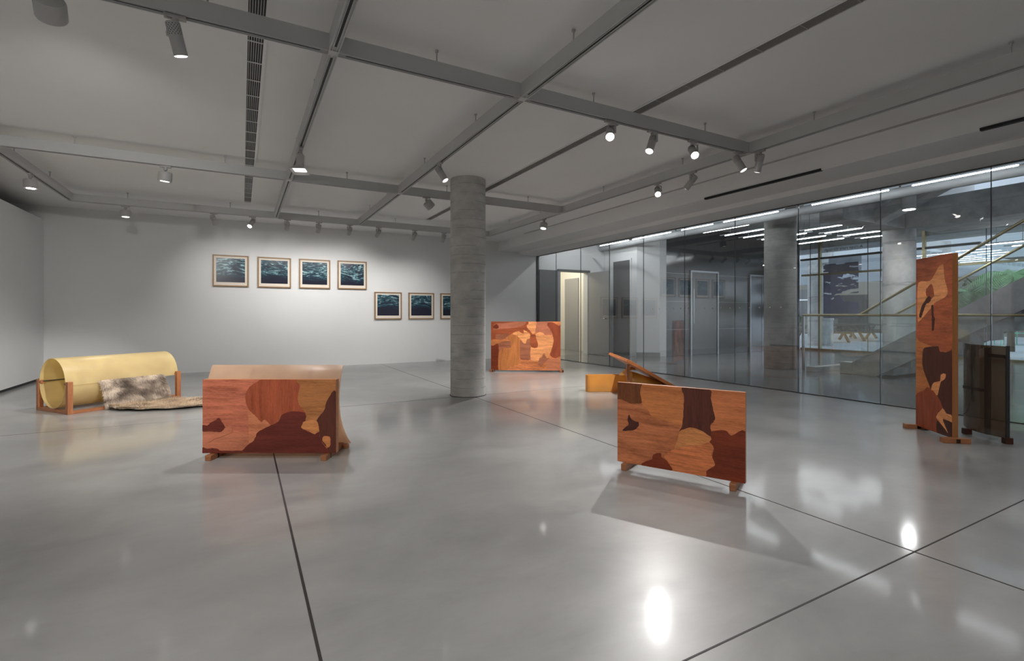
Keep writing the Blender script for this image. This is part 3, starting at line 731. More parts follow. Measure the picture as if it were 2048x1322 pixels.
framed(1.900, 1.742, 4, -0.16, -0.5, 'framed print, right end of the upper row')
framed(2.727, 1.050, 6, -0.02, 0.5, 'framed print, left end of the lower row')
framed(3.543, 1.050, 8, 0.00, 0.7, 'framed print in the lower row just left of the column')
framed(4.360, 1.050, 9, -0.06, 0.3, 'framed print half hidden by the concrete column')

# ------------------------------------------------------------------ inlaid wood panels
def smooth_poly(pts, seed, jit=0.003, k=4):
    rnd = random.Random(seed); n = len(pts); out = []
    for i in range(n):
        p0, p1, p2, p3 = (Vector((*pts[(i + j) % n], 0)) for j in (-1, 0, 1, 2))
        edge = abs(p1.x - p2.x) < 0.004 and (p1.x < 0.004 or p1.x > 0.996) or abs(p1.y - p2.y) < 0.004 and (p1.y < 0.004 or p1.y > 0.996)
        kk = 1 if edge else k
        for s in range(kk):
            t = s / kk
            if s == 0: q = p1.copy()
            else:
                q = 0.5 * ((2 * p1) + (p2 - p0) * t + (2 * p0 - 5 * p1 + 4 * p2 - p3) * t * t + (3 * p1 - p0 - 3 * p2 + p3) * t ** 3)
                q = q.lerp(p1.lerp(p2, t), 0.35)
                q += Vector((rnd.uniform(-jit, jit), rnd.uniform(-jit, jit), 0))
            out.append((min(1, max(0, q.x)), min(1, max(0, q.y))))
    return out

def wood_panel(parent, key, w, z0, z1, t, base):
    """slab with its veneer inlay; the front face lies at local y = 0"""
    mats = [M['w_edge'], M['w_' + base], M['w_back']]; idx = {base: 1}
    mb = MB()
    mb.box((-w / 2, 0.001, z0), (w / 2, t, z1), 0)
    mb.box((-w / 2, 0.0, z0), (w / 2, 0.001, z1), 1)
    mb.box((-w / 2 + 0.004, t, z0 + 0.004), (w / 2 - 0.004, t + 0.001, z1 - 0.004), 2)
    for i, (name, pts) in enumerate(PATCHES[key]):
        if name not in idx:
            idx[name] = len(mats); mats.append(M['w_' + name])
        poly = [(-w / 2 + u * w, z0 + v * (z1 - z0)) for u, v in smooth_poly(pts, i + ord(key))]
        mb.prism(poly, -0.0003 * (i + 1), 0.0004, idx[name])
    return mb.build('panel', mats, parent)

# near left screen ---------------------------------------------------
s1 = empty('inlaid_wood_screen', (0.192, 4.398, 0), R(-28.65))
tag(s1, 'low inlaid wood panel standing at left in front of a blush curved sheet', 'wood panel sculpture', 'inlaid wood panel sculptures')
wood_panel(s1, 'A', 1.068, 0.045, 0.634, 0.055, 'base_A')
for x in (-0.455, 0.455):
    f = MB().box((x - 0.024, -0.062, 0.0), (x + 0.024, 0.46, 0.043)).build('foot', M['w_foot'], s1, bevel=0.004)
    MB().box((x - 0.0245, 0.03, -0.0), (x + 0.0245, 0.052, 0.0435)).build('tenon', M['w_tenon'], f)
MB().box((-0.48, 0.30, 0.0), (0.53, 0.335, 0.03)).build('stretcher', M['w_foot'], s1, bevel=0.003)
prof = []
for k in range(29):
    t = k / 28.0; z = 0.735 - t * 0.70
    s = (z - 0.46)
    y = 0.058 + (0.36 * s * s * 3.4 if s > 0 else 1.62 * s * s)
    prof.append((-0.545, y, z))
MB().strip(prof, (1.085, 0, 0), 0.005).build('curved_sheet', M['blush'], s1, smooth=True, auto=40)
for x in (-0.21, 0.27):
    MB().strip([(x, p[1] + 0.014, p[2]) for p in prof[1:-2]], (0.022, 0, 0), 0.02).build('sheet_rib', M['w_foot'], s1)

# near right screen ---------------------------------------------------
s2 = empty('inlaid_wood_screen', (2.682, 2.488, 0), R(-63.14))
tag(s2, 'low inlaid wood panel standing at right of centre on two feet', 'wood panel sculpture', 'inlaid wood panel sculptures')
wood_panel(s2, 'B', 0.883, 0.05, 0.645, 0.032, 'base_B')
for x in (-0.375, 0.372):
    MB().box((x - 0.021, -0.048, 0.0), (x + 0.021, 0.20, 0.05)).build('foot', M['w_foot'], s2, bevel=0.005)

# far screen ----------------------------------------------------------
s3 = empty('inlaid_wood_screen', (5.044, 8.643, 0), R(-32.4))
tag(s3, 'large inlaid wood panel standing against the view of the lobby doors, farthest back', 'wood panel sculpture', 'inlaid wood panel sculptures')
wood_panel(s3, 'C', 1.411, 0.03, 1.018, 0.03, 'base_C')
for x in (-0.70, 0.715):
    f = MB().box((x - 0.03, -0.07, 0.0), (x + 0.05, 0.30, 0.045)).build('foot', M['w_foot'], s3, bevel=0.004)
    MB().box((x + 0.02, -0.071, 0.008), (x + 0.042, -0.06, 0.046)).build('tenon', M['w_tenon'], f)

# tall screen at right ------------------------------------------------
s4 = empty('inlaid_wood_screen', (5.816, 2.216, 0), R(-130.2))
tag(s4, 'tall narrow inlaid wood panel with a smoked curved sheet behind it, at far right', 'wood panel sculpture', 'inlaid wood panel sculptures')
p4 = wood_panel(s4, 'D', 0.541, 0.035, 1.713, 0.045, 'base_D')
MB().box((0.2695, 0.0015, 0.036), (0.2745, 0.0455, 1.712)).build('edge_strip', M['w_edgeV'], p4)
for x, nm in ((-0.28, 0), (0.30, 1)):
    f = MB().box((x - 0.03, -0.10, 0.0), (x + 0.03, 0.115, 0.045)).build('foot', M['w_foot'], s4, bevel=0.004)
    MB().box((x + 0.029, 0.0, 0.004), (x + 0.0308, 0.032, 0.040)).build('tenon', M['w_tenon'], f)
sm = []
for k in range(25):
    x = 0.243 - k / 24.0 * 0.56
    sm.append((x, 0.445 - 0.075 * math.sin((0.243 - x) / 0.56 * PI), 0.045))
MB().strip(sm, (0, 0, 0.825), 0.006).build('curved_sheet', M['smoke'], s4, smooth=True, auto=40)
MB().box((0.238, 0.432, 0.03), (0.252, 0.458, 0.875)).build('sheet_edge', M['frame_blk'], s4, bevel=0.003)
b = MB()
b.box((-0.01, 0.425, 0.03), (0.03, 0.455, 0.85)).box((-0.19, 0.425, 0.30), (-0.17, 0.445, 0.85)).box((-0.30, 0.425, 0.42), (0.0, 0.445, 0.45)).box((0.0, 0.435, 0.76), (0.235, 0.455, 0.79))
b.build('reflection_bars', M['w_footd'], s4)  # dark bars shaped in for the reflections on the smoked sheet
for x, y in ((0.235, 0.448), (-0.11, 0.345)):
    MB().box((x - 0.03, y - 0.028, 0.0), (x + 0.03, y + 0.028, 0.055)).build('sheet_foot', M['w_footd'], s4, bevel=0.004)

# tilted board over amber sheets ---------------------------------------
def LD(lat, d, z=0.0):
    """a place given by its distance to the right of and in front of the viewer's standing point, metres"""
    return Vector((lat * math.cos(YAW) + d * math.sin(YAW), -lat * math.sin(YAW) + d * math.cos(YAW), z))
o5 = LD(1.85, 7.4)
s5 = empty('tilted_board_sculpture', o5, -YAW)
tag(s5, 'tilted wooden board propped over amber sheets, behind the near right panel', 'wood panel sculpture')
def l5(lat, d, z): return (lat - 1.85, d - 7.4, z)
# board: high edge at left, sloping down to the right
nx = Vector((0.32, 0, 0.57)).normalized(); tt = 0.045
hi0, hi1 = Vector(l5(1.60, 6.9, 0.495)), Vector(l5(1.60, 8.2, 0.495))
lo0, lo1 = Vector(l5(2.47, 6.9, 0.005)), Vector(l5(2.47, 8.2, 0.005))
ex = (lo0 - hi0).normalized(); nn = Vector((-ex.z, 0, ex.x)) * tt
vs = [hi0, lo0, lo1, hi1, hi0 + nn, lo0 + nn, lo1 + nn, hi1 + nn]
bd = MB().add([tuple(p) for p in vs], [(0, 3, 2, 1), (4, 5, 6, 7), (0, 1, 5, 4), (1, 2, 6, 5), (2, 3, 7, 6), (3, 0, 4, 7)])
bd.m[1] = 1
bd.build('board', [M['w_caramelH'], M['w_back']], s5, bevel=0.003)
MB().box(l5(1.625, 6.98, 0.0), l5(1.665, 7.03, 0.45)).build('post', M['w_post'], s5, bevel=0.003)
# long amber strip standing on edge, its left end curled back on itself
path = [l5(1.735, 7.37, 0.004), l5(1.45, 7.385, 0.004), l5(1.19, 7.37, 0.004)]
for k in range(1, 10):
    a = PI / 2 + PI * k / 9
    path.append(l5(1.165 + 0.055 * math.cos(a), 7.425 - 0.055 * math.sin(a), 0.004))
path += [l5(1.35, 7.49, 0.004), l5(1.62, 7.50, 0.004)]
MB().strip(path, (0, 0, 0.248), 0.007).build('standing_sheet', M['amber'], s5, smooth=True, auto=50)
arch = [l5(1.91 + 0.25 * math.cos(PI - a * PI / 20), 7.52, 0.08 + 0.25 * math.sin(a * PI / 20)) for a in range(0, 21)]
arch = [(-0.19, 0.12, 0.004)] + arch + [(0.31, 0.12, 0.004)]
MB().strip(arch, (0, 0.26, 0), 0.008).build('arched_sheet', M['amber'], s5, smooth=True, auto=50)
rs = MB().tube(l5(1.70, 7.16, 0.172), l5(2.16, 7.16, 0.098), 0.168, 0.092, n=40, caps=False).build('rolled_sheet', M['amber'], s5, smooth=True)
sd_ = rs.modifiers.new('thickness', 'SOLIDIFY'); sd_.thickness = 0.007; sd_.offset = -1

# ------------------------------------------------------------------ honey cylinder in its timber cradle
TA = Vector((-1.97, 7.73, 0)); TB = Vector((-0.96, 8.48, 0)); TL = (TB - TA).length
tang = math.atan2(TB.y - TA.y, TB.x - TA.x)
s6 = empty('rolled_cylinder_sculpture', (TA + TB) / 2, tang)
tag(s6, 'honey-coloured rolled cylinder lying in a timber cradle by the left partition', 'cylinder sculpture')
RC, ZCc, hl = 0.297, 0.342, TL / 2
cyl = MB(); nseg = 72; nx_ = 20
ring = []
def cpt(x, a, r): return (x, -r * math.cos(a), ZCc + r * math.sin(a))      # a = 0 is the front, facing the room
cut = -0.10                                                                 # x beyond which the lower front is cut away
a0, a1 = R(-2), R(-2) - 2 * PI
def shell(x0, x1, as_, ae):
    n = max(8, int(abs(ae - as_) / (2 * PI) * nseg)); vs = []
    for k in range(n + 1):
        a = as_ + (ae - as_) * k / n
        for (x, r) in ((x0, RC), (x1, RC), (x1, RC - 0.006), (x0, RC - 0.006)): vs.append(cpt(x, a, r))
    fs = []
    for k in range(n):
        for j in range(4): fs.append((4 * k + j, 4 * k + (j + 1) % 4, 4 * k + 4 + (j + 1) % 4, 4 * k + 4 + j))
    fs += [(3, 2, 1, 0), (4 * n, 4 * n + 1, 4 * n + 2, 4 * n + 3)]
    cyl.add(vs, fs)
shell(-hl, cut, R(0), R(360))
shell(cut, hl, R(-4), R(262))
cyl.build('rolled_sheet', M['amber2'], s6, smooth=True, auto=40)
MB().strip([cpt(x, R(0), RC + 0.004) for x in (-hl, cut)], (0, -0.001, -0.012), 0.004).build('overlap_seam', M['amber2'], s6)
for sx in (-hl + 0.02, hl - 0.02):
    for sy in (-1, 1):
        p = MB().box((sx - 0.026, sy * 0.335 - 0.026, 0.0), (sx + 0.026, sy * 0.335 + 0.026, 0.375)).build('post', M['w_post'], s6, bevel=0.004)
        MB().tube((sx, sy * 0.31, 0.345), (sx, sy * 0.262, 0.345), 0.022, n=16).build('dowel', M['w_postH'], p, smooth=True, auto=40)
    MB().box((sx - 0.024, -0.31, 0.0), (sx + 0.024, 0.31, 0.038)).build('end_rail', M['w_postH'], s6, bevel=0.003)
for sy in (-1, 1):
    MB().box((-hl + 0.046, sy * 0.335 - 0.02, 0.0), (hl - 0.046, sy * 0.335 + 0.02, 0.036)).build('long_rail', M['w_postH'], s6, bevel=0.003)
MB().tube((-hl + 0.02, 0.262, 0.352), (hl - 0.02, 0.262, 0.352), 0.007, n=10).build('rod', M['steelrod'], s6, smooth=True, auto=40)

# ------------------------------------------------------------------ fur rug hanging out of the cylinder
rug_r = empty('fur_rug', (-0.95, 7.65, 0))
tag(rug_r, 'shaggy brown and cream fur rug draped from the cylinder onto the floor', 'fur rug')
def tubept(t): return TA.lerp(TB, t) + Vector((TB - TA).normalized().yx.to_3d() * Vector((1, -1, 0)) if False else ((TB - TA).normalized().y, -(TB - TA).normalized().x, 0)) * 1.0
adir = (TB - TA).normalized(); ndir = Vector((adir.y, -adir.x, 0))
def rug_pt(s, w):
    """s along the cylinder, w down the drop (0..1) and out over the floor (1..2)"""
    t = 0.27 + 0.55 * s
    top = TA.lerp(TB, t) + ndir * 0.305 + Vector((0, 0, 0.352))
    foot = TA.lerp(TB, 0.30 + 0.58 * s) + ndir * (0.40 + 0.05 * math.sin(s * 5)) + Vector((0, 0, 0.02))
    endL, endR = Vector((-1.27, 7.43, 0.012)), Vector((-0.02, 7.42, 0.012))
    mid = Vector((-0.62, 7.0, 0.012))
    e = endL * (1 - s) ** 2 + mid * 2 * s * (1 - s) * 1.0 + endR * s * s
    if w <= 1:
        q = top.lerp(foot, w); q += ndir * (0.05 * math.sin(w * PI) * (0.6 + 0.4 * math.sin(s * 7)))
        return q
    u = w - 1
    q = foot.lerp(e, u)
    q.z = 0.024 + 0.034 * (mnoise.noise(Vector((q.x * 4, q.y * 4, 1))) + 0.6) * math.sin(min(1, u * 1.2) * PI * 0.8 + 0.2)
    q.z = max(0.012, q.z)
    edge = 0.02 * mnoise.noise(Vector((s * 9, u * 3, 4)))
    return q + Vector((edge, edge, 0))
NS, NW = 56, 64
hide = MB()
vs = [rug_pt(i / NS, 2.0 * j / NW) for j in range(NW + 1) for i in range(NS + 1)]
o = rug_r.location
top_v = [tuple(p - o) for p in vs]
bot_v = [tuple(p - o - (ndir * 0.008 if (k // (NS + 1)) < NW / 2 else Vector((0, 0, min(0.01, p.z))))) for k, p in enumerate(vs)]
nv = len(vs); fs = []
for j in range(NW):
    for i in range(NS):
        a = j * (NS + 1) + i
        q = (a, a + 1, a + NS + 2, a + NS + 1)
        fs.append(q); fs.append(tuple(nv + k for k in reversed(q)))
per = [i for i in range(NS + 1)] + [j * (NS + 1) + NS for j in range(1, NW + 1)] + [NW * (NS + 1) + i for i in range(NS - 1, -1, -1)] + [j * (NS + 1) for j in range(NW - 1, 0, -1)]
for k in range(len(per)):
    a, b = per[k], per[(k + 1) % len(per)]
    fs.append((b, a, nv + a, nv + b))
def fur_mat(name):
    m, nt, out = new_mat(name)
    at = nt.nodes.new('ShaderNodeAttribute'); at.attribute_name = 'pile_tone'
    c = ramp(nt, at.outputs['Fac'], [(0.0, (0.10, 0.072, 0.055)), (0.30, (0.30, 0.235, 0.185)), (0.6, (0.72, 0.585, 0.46)), (1.0, (0.97, 0.88, 0.73))])
    bsdf(nt, out, c, 0.75, 0.15)
    return m
M['fur'] = fur_mat('fur_pile')
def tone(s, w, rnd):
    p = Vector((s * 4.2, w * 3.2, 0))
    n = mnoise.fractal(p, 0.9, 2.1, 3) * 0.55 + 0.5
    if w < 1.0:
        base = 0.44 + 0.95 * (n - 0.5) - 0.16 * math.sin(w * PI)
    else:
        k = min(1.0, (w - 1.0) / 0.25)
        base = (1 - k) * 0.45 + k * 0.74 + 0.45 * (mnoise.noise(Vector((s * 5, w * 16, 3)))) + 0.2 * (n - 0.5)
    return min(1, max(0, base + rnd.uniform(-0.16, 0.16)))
hide.add(top_v + bot_v, fs)
hd = hide.build('hide', M['fur'], rug_r, smooth=True)
rnd = random.Random(3)
att = hd.data.attributes.new('pile_tone', 'FLOAT', 'POINT')
for k in range(nv):
    j, i = divmod(k, NS + 1)
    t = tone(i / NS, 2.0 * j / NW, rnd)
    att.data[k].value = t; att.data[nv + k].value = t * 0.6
# the pile: many thin curved locks in one mesh
verts = []; faces = []; tones = []
for k in range(30000):
    s = rnd.random() if rnd.random() > 0.08 else rnd.choice((rnd.random() * 0.015, 1 - rnd.random() * 0.015))
    w = rnd.random() * 2.0 if rnd.random() > 0.06 else 2.0 - rnd.random() * 0.02
    p = rug_pt(s, w)
    p2 = rug_pt(min(1, s + 0.01), w); p3 = rug_pt(s, min(2, w + 0.01))
    if w > 1.985: p3 = p; 
    du = (p2 - rug_pt(max(0, s - 0.01), w)).normalized()
    dw = (rug_pt(s, min(2, w + 0.01)) - rug_pt(s, max(0, w - 0.01))).normalized()
    nrm = du.cross(dw).normalized()
    if w < 1 and nrm.dot(ndir) < 0: nrm = -nrm
    if w >= 1 and nrm.z < 0: nrm = -nrm
    lie = (dw * rnd.uniform(0.3, 1.1) + du * rnd.uniform(-0.7, 0.7) + nrm * rnd.uniform(0.25, 0.75)).normalized()
    ln = rnd.uniform(0.026, 0.055)
    if w > 1.9: lie = (lie + dw * 0.9 - Vector((0, 0, 0.25))).normalized(); ln *= 1.25
    if s < 0.02: lie = (lie - du * 0.8).normalized()
    if s > 0.98: lie = (lie + du * 0.8).normalized()
    q1 = p + lie * ln * 0.5; q2 = p + lie * ln + dw * ln * 0.25 + Vector((0, 0, -0.003))
    q2.z = max(0.002, q2.z)
    sd = lie.cross(nrm + Vector((0.01, 0.02, 0.03))).normalized() * rnd.uniform(0.0012, 0.0026)
    n0 = len(verts)
    for q in (p - sd, p + sd, q1 + sd * 0.8, q1 - sd * 0.8, q2): verts.append(tuple(q - o))
    faces += [(n0, n0 + 1, n0 + 2, n0 + 3), (n0 + 3, n0 + 2, n0 + 4)]
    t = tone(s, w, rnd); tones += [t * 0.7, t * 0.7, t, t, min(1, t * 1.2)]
pile = MB(); pile.v = verts; pile.f = faces; pile.m = [0] * len(faces)
pl = pile.build('fur_pile', M['fur'], rug_r)
pl['kind'] = 'stuff'
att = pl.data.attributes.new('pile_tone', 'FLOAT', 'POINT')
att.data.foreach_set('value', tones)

# ------------------------------------------------------------------ lobby shell
def wallbox(name, lo, hi, mat, lab): return sbox(name, lo, hi, mat, lab)
LX = 9.57
# back wall of the lobby with a doorway (x 8.0-8.95), small lit room beyond
wallbox('wall_lobby_back', (7.96, YB, 2.40), (LX + 0.6, YB + 0.2, 3.7), M['paint'], 'white wall above the open doorway')
wallbox('wall_lobby_jamb', (8.95, YB, 0.0), (LX + 0.6, YB + 0.2, 2.40), M['paint'], 'white wall right of the open doorway')
sbox('trim_11', (7.27, YB - 0.03, 0.0), (7.88, YB, 2.42), M['greydark'], 'dark grey panel between glass wall and doorway')
sbox('trim_12', (7.88, YB - 0.045, 2.40), (9.02, YB + 0.02, 2.46), M['greydark'], 'dark grey head of the door frame')
sbox('trim_13', (7.88, YB - 0.035, 0.0), (7.97, YB + 0.02, 2.40), M['greydoor'], 'grey jamb of the doorway')
wallbox('wall_inner_room', (7.4, 14.6, 0.0), (10.6, 14.8, 3.2), M['beige'], 'warm white end wall of the room beyond the doorway')
wallbox('wall_inner_room_side', (9.55, YB + 0.2, 0.0), (9.7, 14.6, 3.2), M['beige'], 'warm white side wall of the room beyond the doorway')
wallbox('wall_inner_room_left', (7.4, YB + 0.2, 0.0), (7.5, 14.6, 3.2), M['beige'], 'side wall of the room beyond the doorway')
sbox('ceiling_inner_room', (7.4, YB + 0.2, 3.2), (9.7, 14.8, 3.3), M['beige'], 'ceiling of the room beyond the doorway')
sbox('trim_14', (9.515, 12.95, 0.0), (9.55, 13.70, 2.35), M['greydoor'], 'grey door panel inside the room beyond the doorway')
l = bpy.data.lights.new('room_lamp', 'POINT'); l.energy = 55; l.color = (1, 0.94, 0.84); l.shadow_soft_size = 0.12
rl = empty('ceiling_globe_lamp', (8.3, 13.0, 3.2)); tag(rl, 'round ceiling lamp inside the room beyond the open doorway', 'ceiling lamp')
MB().lathe([(0.02, -0.11), (0.09, -0.09), (0.12, -0.04), (0.10, 0.0)], n=20).build('shade', emit('globe_glow', (1, 0.95, 0.86), 5), rl, smooth=True)
lo_ = bpy.data.objects.new('room_lamp', l); COL.objects.link(lo_); lo_.parent = rl; lo_.location = (0, 0, -0.3)
# open door leaf, hinged at the right jamb and swung into the lobby
d1 = MB().box((8.96, 10.76, 0.008), (9.005, YB - 0.04, 2.39)).build('door_1', M['greydoor'], bevel=0.002); struct(d1, 'grey door leaf standing open into the lobby')
MB().tube((8.955, 10.86, 1.05), (8.90, 10.86, 1.05), 0.012, n=10).tube((8.90, 10.86, 1.05), (8.90, 10.98, 1.05), 0.010, n=10).build('door_handle', M['steel'], d1, smooth=True, auto=40)
MB().box((9.006, 11.30, 2.27), (9.06, 11.62, 2.34)).build('door_closer', M['steel'], d1, bevel=0.003)
MB().box((9.03, 11.28, 2.345), (9.30, 11.32, 2.355)).build('closer_arm', M['steel'], d1)
# side wall with a taller closed grey door
wallbox('wall_lobby_side', (LX, 10.315, 0.0), (LX + 0.5, YB, 3.7), M['paint'], 'white lobby wall with the closed grey door')
d2 = MB().box((LX - 0.02, 10.56, 0.008), (LX + 0.01, 11.27, 2.70)).build('door_2', M['greydark']); struct(d2, 'closed tall grey door in the white lobby wall')
f = MB().box((LX - 0.03, 11.27, 0), (LX + 0.02, 11.32, 2.75)).box((LX - 0.03, 10.51, 0), (LX + 0.02, 10.56, 2.75)).box((LX - 0.03, 10.56, 2.70), (LX + 0.02, 11.27, 2.75))
f.build('door_frame', M['paint'], d2)
wm = MB().prism([(0, 0), (1, 0), (1, 1), (0, 1)], 0, 1)
wm = MB().add([(LX, 10.31, 0), (10.05, 9.93, 0), (10.3, 9.93, 0), (10.3, 10.6, 0), (LX + 0.05, 10.6, 0), (LX, 10.31, 3.7), (10.05, 9.93, 3.7), (10.3, 9.93, 3.7), (10.3, 10.6, 3.7), (LX + 0.05, 10.6, 3.7)],
              [(4, 3, 2, 1, 0), (5, 6, 7, 8, 9), (0, 1, 6, 5), (1, 2, 7, 6), (2, 3, 8, 7), (3, 4, 9, 8), (4, 0, 5, 9)])
struct(wm.build('wall_lobby_corner', M['paint']), 'white angled wall end beside the dark cladding')
bb = MB().add([(LX - 0.012, 10.31, 0), (LX + 0.0, 10.298, 0), (10.05, 9.917, 0), (10.06, 9.93, 0), (LX - 0.012, 10.31, 0.12), (LX, 10.298, 0.12), (10.05, 9.917, 0.12), (10.06, 9.93, 0.12)],
              [(3, 2, 1, 0), (4, 5, 6, 7), (0, 1, 5, 4), (1, 2, 6, 5), (2, 3, 7, 6), (3, 0, 4, 7)])
struct(bb.build('baseboard_lobby', M['base_grey']), 'grey skirting at the foot of the white wall end')
# dark reflective cladding with service door and lift
wallbox('wall_cladding', (10.05, 9.95, 0.0), (16.5, 10.15, 3.7), M['cladding'], 'dark polished cladding around the lift')
for i, z in enumerate((0.74, 1.53, 2.32)):
    sbox('trim_%d' % (15 + i), (10.05, 9.944, z), (16.5, 9.952, z + 0.006), M['steel'], 'thin joint line across the dark cladding')
def lobby_door(n, x0, x1, zt, mat, lab, split):
    d = MB().box((x0, 9.925, 0.004), (x1, 9.948, zt)).build('door_%d' % n, mat); struct(d, lab)
    MB().box((x0 - 0.05, 9.90, 0), (x0, 9.95, zt + 0.05)).box((x1, 9.90, 0), (x1 + 0.05, 9.95, zt + 0.05)).box((x0, 9.90, zt), (x1, 9.95, zt + 0.05)).build('door_frame', M['steel'], d)
    if split: MB().box(((x0 + x1) / 2 - 0.004, 9.921, 0.004), ((x0 + x1) / 2 + 0.004, 9.926, zt)).build('door_seam', M['black'], d)
    return d
dd = lobby_door(3, 11.28, 12.36, 2.38, plain('service_door_metal', (0.10, 0.10, 0.105), 0.22, 0.5, var=0.05), 'dark metal service door in the cladding', False)
MB().box((11.36, 9.915, 0.9), (11.39, 9.925, 1.9)).build('pull_bar', M['steel'], dd)
ld = lobby_door(4, 13.90, 14.98, 2.36, plain('lift_steel', (0.16, 0.165, 0.175), 0.2, 0.5, metal=0.7, var=0.05), 'brushed steel lift doors beside the lobby column', True)
MB().box((15.10, 9.92, 1.05), (15.18, 9.946, 1.75)).build('call_panel', M['steel'], ld)
# ceilings
sbox('ceiling_lobby', (XG + 0.10, -9, 3.66), (12.0, 16.5, 3.9), M['conc2'], 'concrete slab over the lobby')
sbox('ceiling_lobby_far', (12.0, 5.55, 3.66), (16.6, 16.5, 3.9), M['conc2'], 'concrete slab over the lift side of the lobby')
sbox('ceiling_atrium', (12.0, -9, 6.6), (16.7, 5.55, 6.8), M['conc2'], 'roof of the stair void')
sbox('wall_lobby_rear', (XG, -9.2, 0.0), (16.7, -9.0, 6.6), M['conc2'], 'concrete end wall of the lobby')
sbox('wall_atrium', (11.9, -9, 3.9), (12.0, 5.55, 6.6), M['paint'], 'white wall above the lobby slab')
sbox('wall_atrium_side', (12.0, 5.45, 3.9), (16.6, 5.55, 6.6), M['paint'], 'white wall above the far slab')
# concrete beams of the mezzanine
sbox('trim_18', (10.2, 5.30, 3.03), (13.0, 5.75, 3.66), M['conc2'], 'concrete beam between the two lobby columns', bevel=0.01)
sbox('trim_19', (12.62, -9, 3.03), (12.95, 5.30, 3.60), M['conc2'], 'long concrete balcony beam above the stair', bevel=0.01)
sbox('trim_20', (12.95, -9, 3.05), (14.3, 5.30, 3.25), M['conc2'], 'underside of the balcony slab')
sl = MB().add([(11.35, 5.3, 3.04), (11.75, 5.3, 3.04), (12.15, 3.0, 4.2), (11.75, 3.0, 4.2), (11.35, 5.3, 3.30), (11.75, 5.3, 3.30), (12.15, 3.0, 4.5), (11.75, 3.0, 4.5)],
              [(3, 2, 1, 0), (4, 5, 6, 7), (0, 1, 5, 4), (1, 2, 6, 5), (2, 3, 7, 6), (3, 0, 4, 7)])
struct(sl.build('trim_21', M['conc2']), 'sloping concrete beam rising from the column head')

def column(x, y, r, h, mat, lab, z0=0.0):
    c = MB().tube((0, 0, z0), (0, 0, h), r, n=48, caps=False).build('concrete_column', mat, smooth=True)
    c.location = (x, y, 0); tag(c, lab, 'column')
column(10.27, 6.62, 0.315, 3.66, M['conc_dark'], 'round dark concrete column in the lobby by the lift')
column(12.82, 5.50, 0.30, 3.03, M['conc3'], 'round pale concrete column behind the stair')

# ------------------------------------------------------------------ lobby lights
def tube_light(x, y1, y0, z=3.1, lab='', group='linear lights in the lobby'):
    r = empty('tube_light', (x, (y0 + y1) / 2, z)); tag(r, lab, 'linear light', group)
    h = (y1 - y0) / 2
    MB().box((-0.014, -h - 0.14, 0.010), (0.014, h + 0.14, 0.032)).build('housing', M['steel'], r)
    MB().tube((0, -h, 0), (0, h, 0), 0.0085, n=12).build('diffuser', M['tube_led'], r, smooth=True, auto=40)
    k = MB()
    for yy in (-h * 0.75, h * 0.75): k.tube((0, yy, 0.03), (0, yy, 3.66 - z), 0.007, n=8)
    k.build('hanger', M['steel'], r)
row = ['farthest', 'second farthest', 'third farthest', 'fourth farthest', 'fourth nearest', 'third nearest', 'second nearest', 'nearest']
for i, (a, b) in enumerate(((11.02, 9.85), (9.70, 8.40), (8.08, 7.22), (6.95, 5.75), (5.12, 3.94), (3.63, 2.47), (2.15, 1.0), (0.7, -0.5))):
    tube_light(8.86, a, b, 3.1, '%s tube light in the row just behind the glass wall' % row[i])
pos = ['first', 'second', 'third', 'fourth', 'fifth', 'sixth']
for i, (x, a, b) in enumerate(((9.6, 8.09, 6.9), (10.4, 8.12, 6.92), (11.1, 8.12, 7.0), (11.8, 8.1, 6.95), (12.6, 8.1, 6.95), (13.4, 8.1, 6.95))):
    tube_light(x, a, b, 3.1, '%s tube light from the glass in the bank left of the dark lobby column' % pos[i])
for i, (x, a, b) in enumerate(((11.4, 6.75, 5.95), (12.2, 6.75, 5.95), (13.0, 6.75, 5.95), (13.8, 6.75, 5.95))):
    tube_light(x, a, b, 3.1, '%s tube light from the glass in the bank right of the dark lobby column' % pos[i])
for i, (x, a, b) in enumerate(((14.6, 4.6, 3.2), (15.4, 4.4, 3.0))):
    tube_light(x, a, b, 2.72, '%s tube light under the balcony behind the stair rails' % pos[i], 'tube lights under the balcony')
for i, (x, y, e, lab) in enumerate(((8.3, 10.2, 70, 'round ceiling downlight added to brighten the walls by the lobby doors'),)):
    r = empty('added_downlight', (x, y, 3.66)); tag(r, lab, 'downlight', None)  # lamp added only to lift the brightness of the lobby walls
    MB().lathe([(0.062, -0.012), (0.085, -0.010), (0.085, 0.0)], n=28).build('rim', M['rail'], r, smooth=True, auto=40)
    MB().tube((0, 0, -0.016), (0, 0, -0.0125), 0.058, n=24).build('lens', M['lens_dim'], r)
    lamp_light(r, (0, 0, -0.03), (0, 0, -1), e, 165, 0.3, 0.06, (0.97, 0.98, 1.0))
du = MB().tube((9.38, -8.9, 3.14), (9.38, 11.6, 3.14), 0.085, n=20).build('air_duct', M['duct'], smooth=True, auto=40)
tag(du, 'round galvanised duct running behind the tube lights along the glass', 'duct')
for i in range(7):
    y = 10.5 - 2.6 * i
    MB().tube((9.38, y, 3.22), (9.38, y, 3.66), 0.008, n=8).build('duct_hanger', M['steel'], du)
dl = empty('pendant_downlight', LD(7.64, 9.5, 3.18))
tag(dl, 'white cylinder downlight glowing above the stair column', 'downlight')
MB().tube((0, 0, 0.0), (0, 0, 0.48), 0.112, n=32).build('shade', M['rail'], dl, smooth=True, auto=40)
MB().tube((0, 0, -0.006), (0, 0, 0.0), 0.098, n=32).build('lens', emit('downlight_lens', (1, 0.98, 0.95), 10), dl)
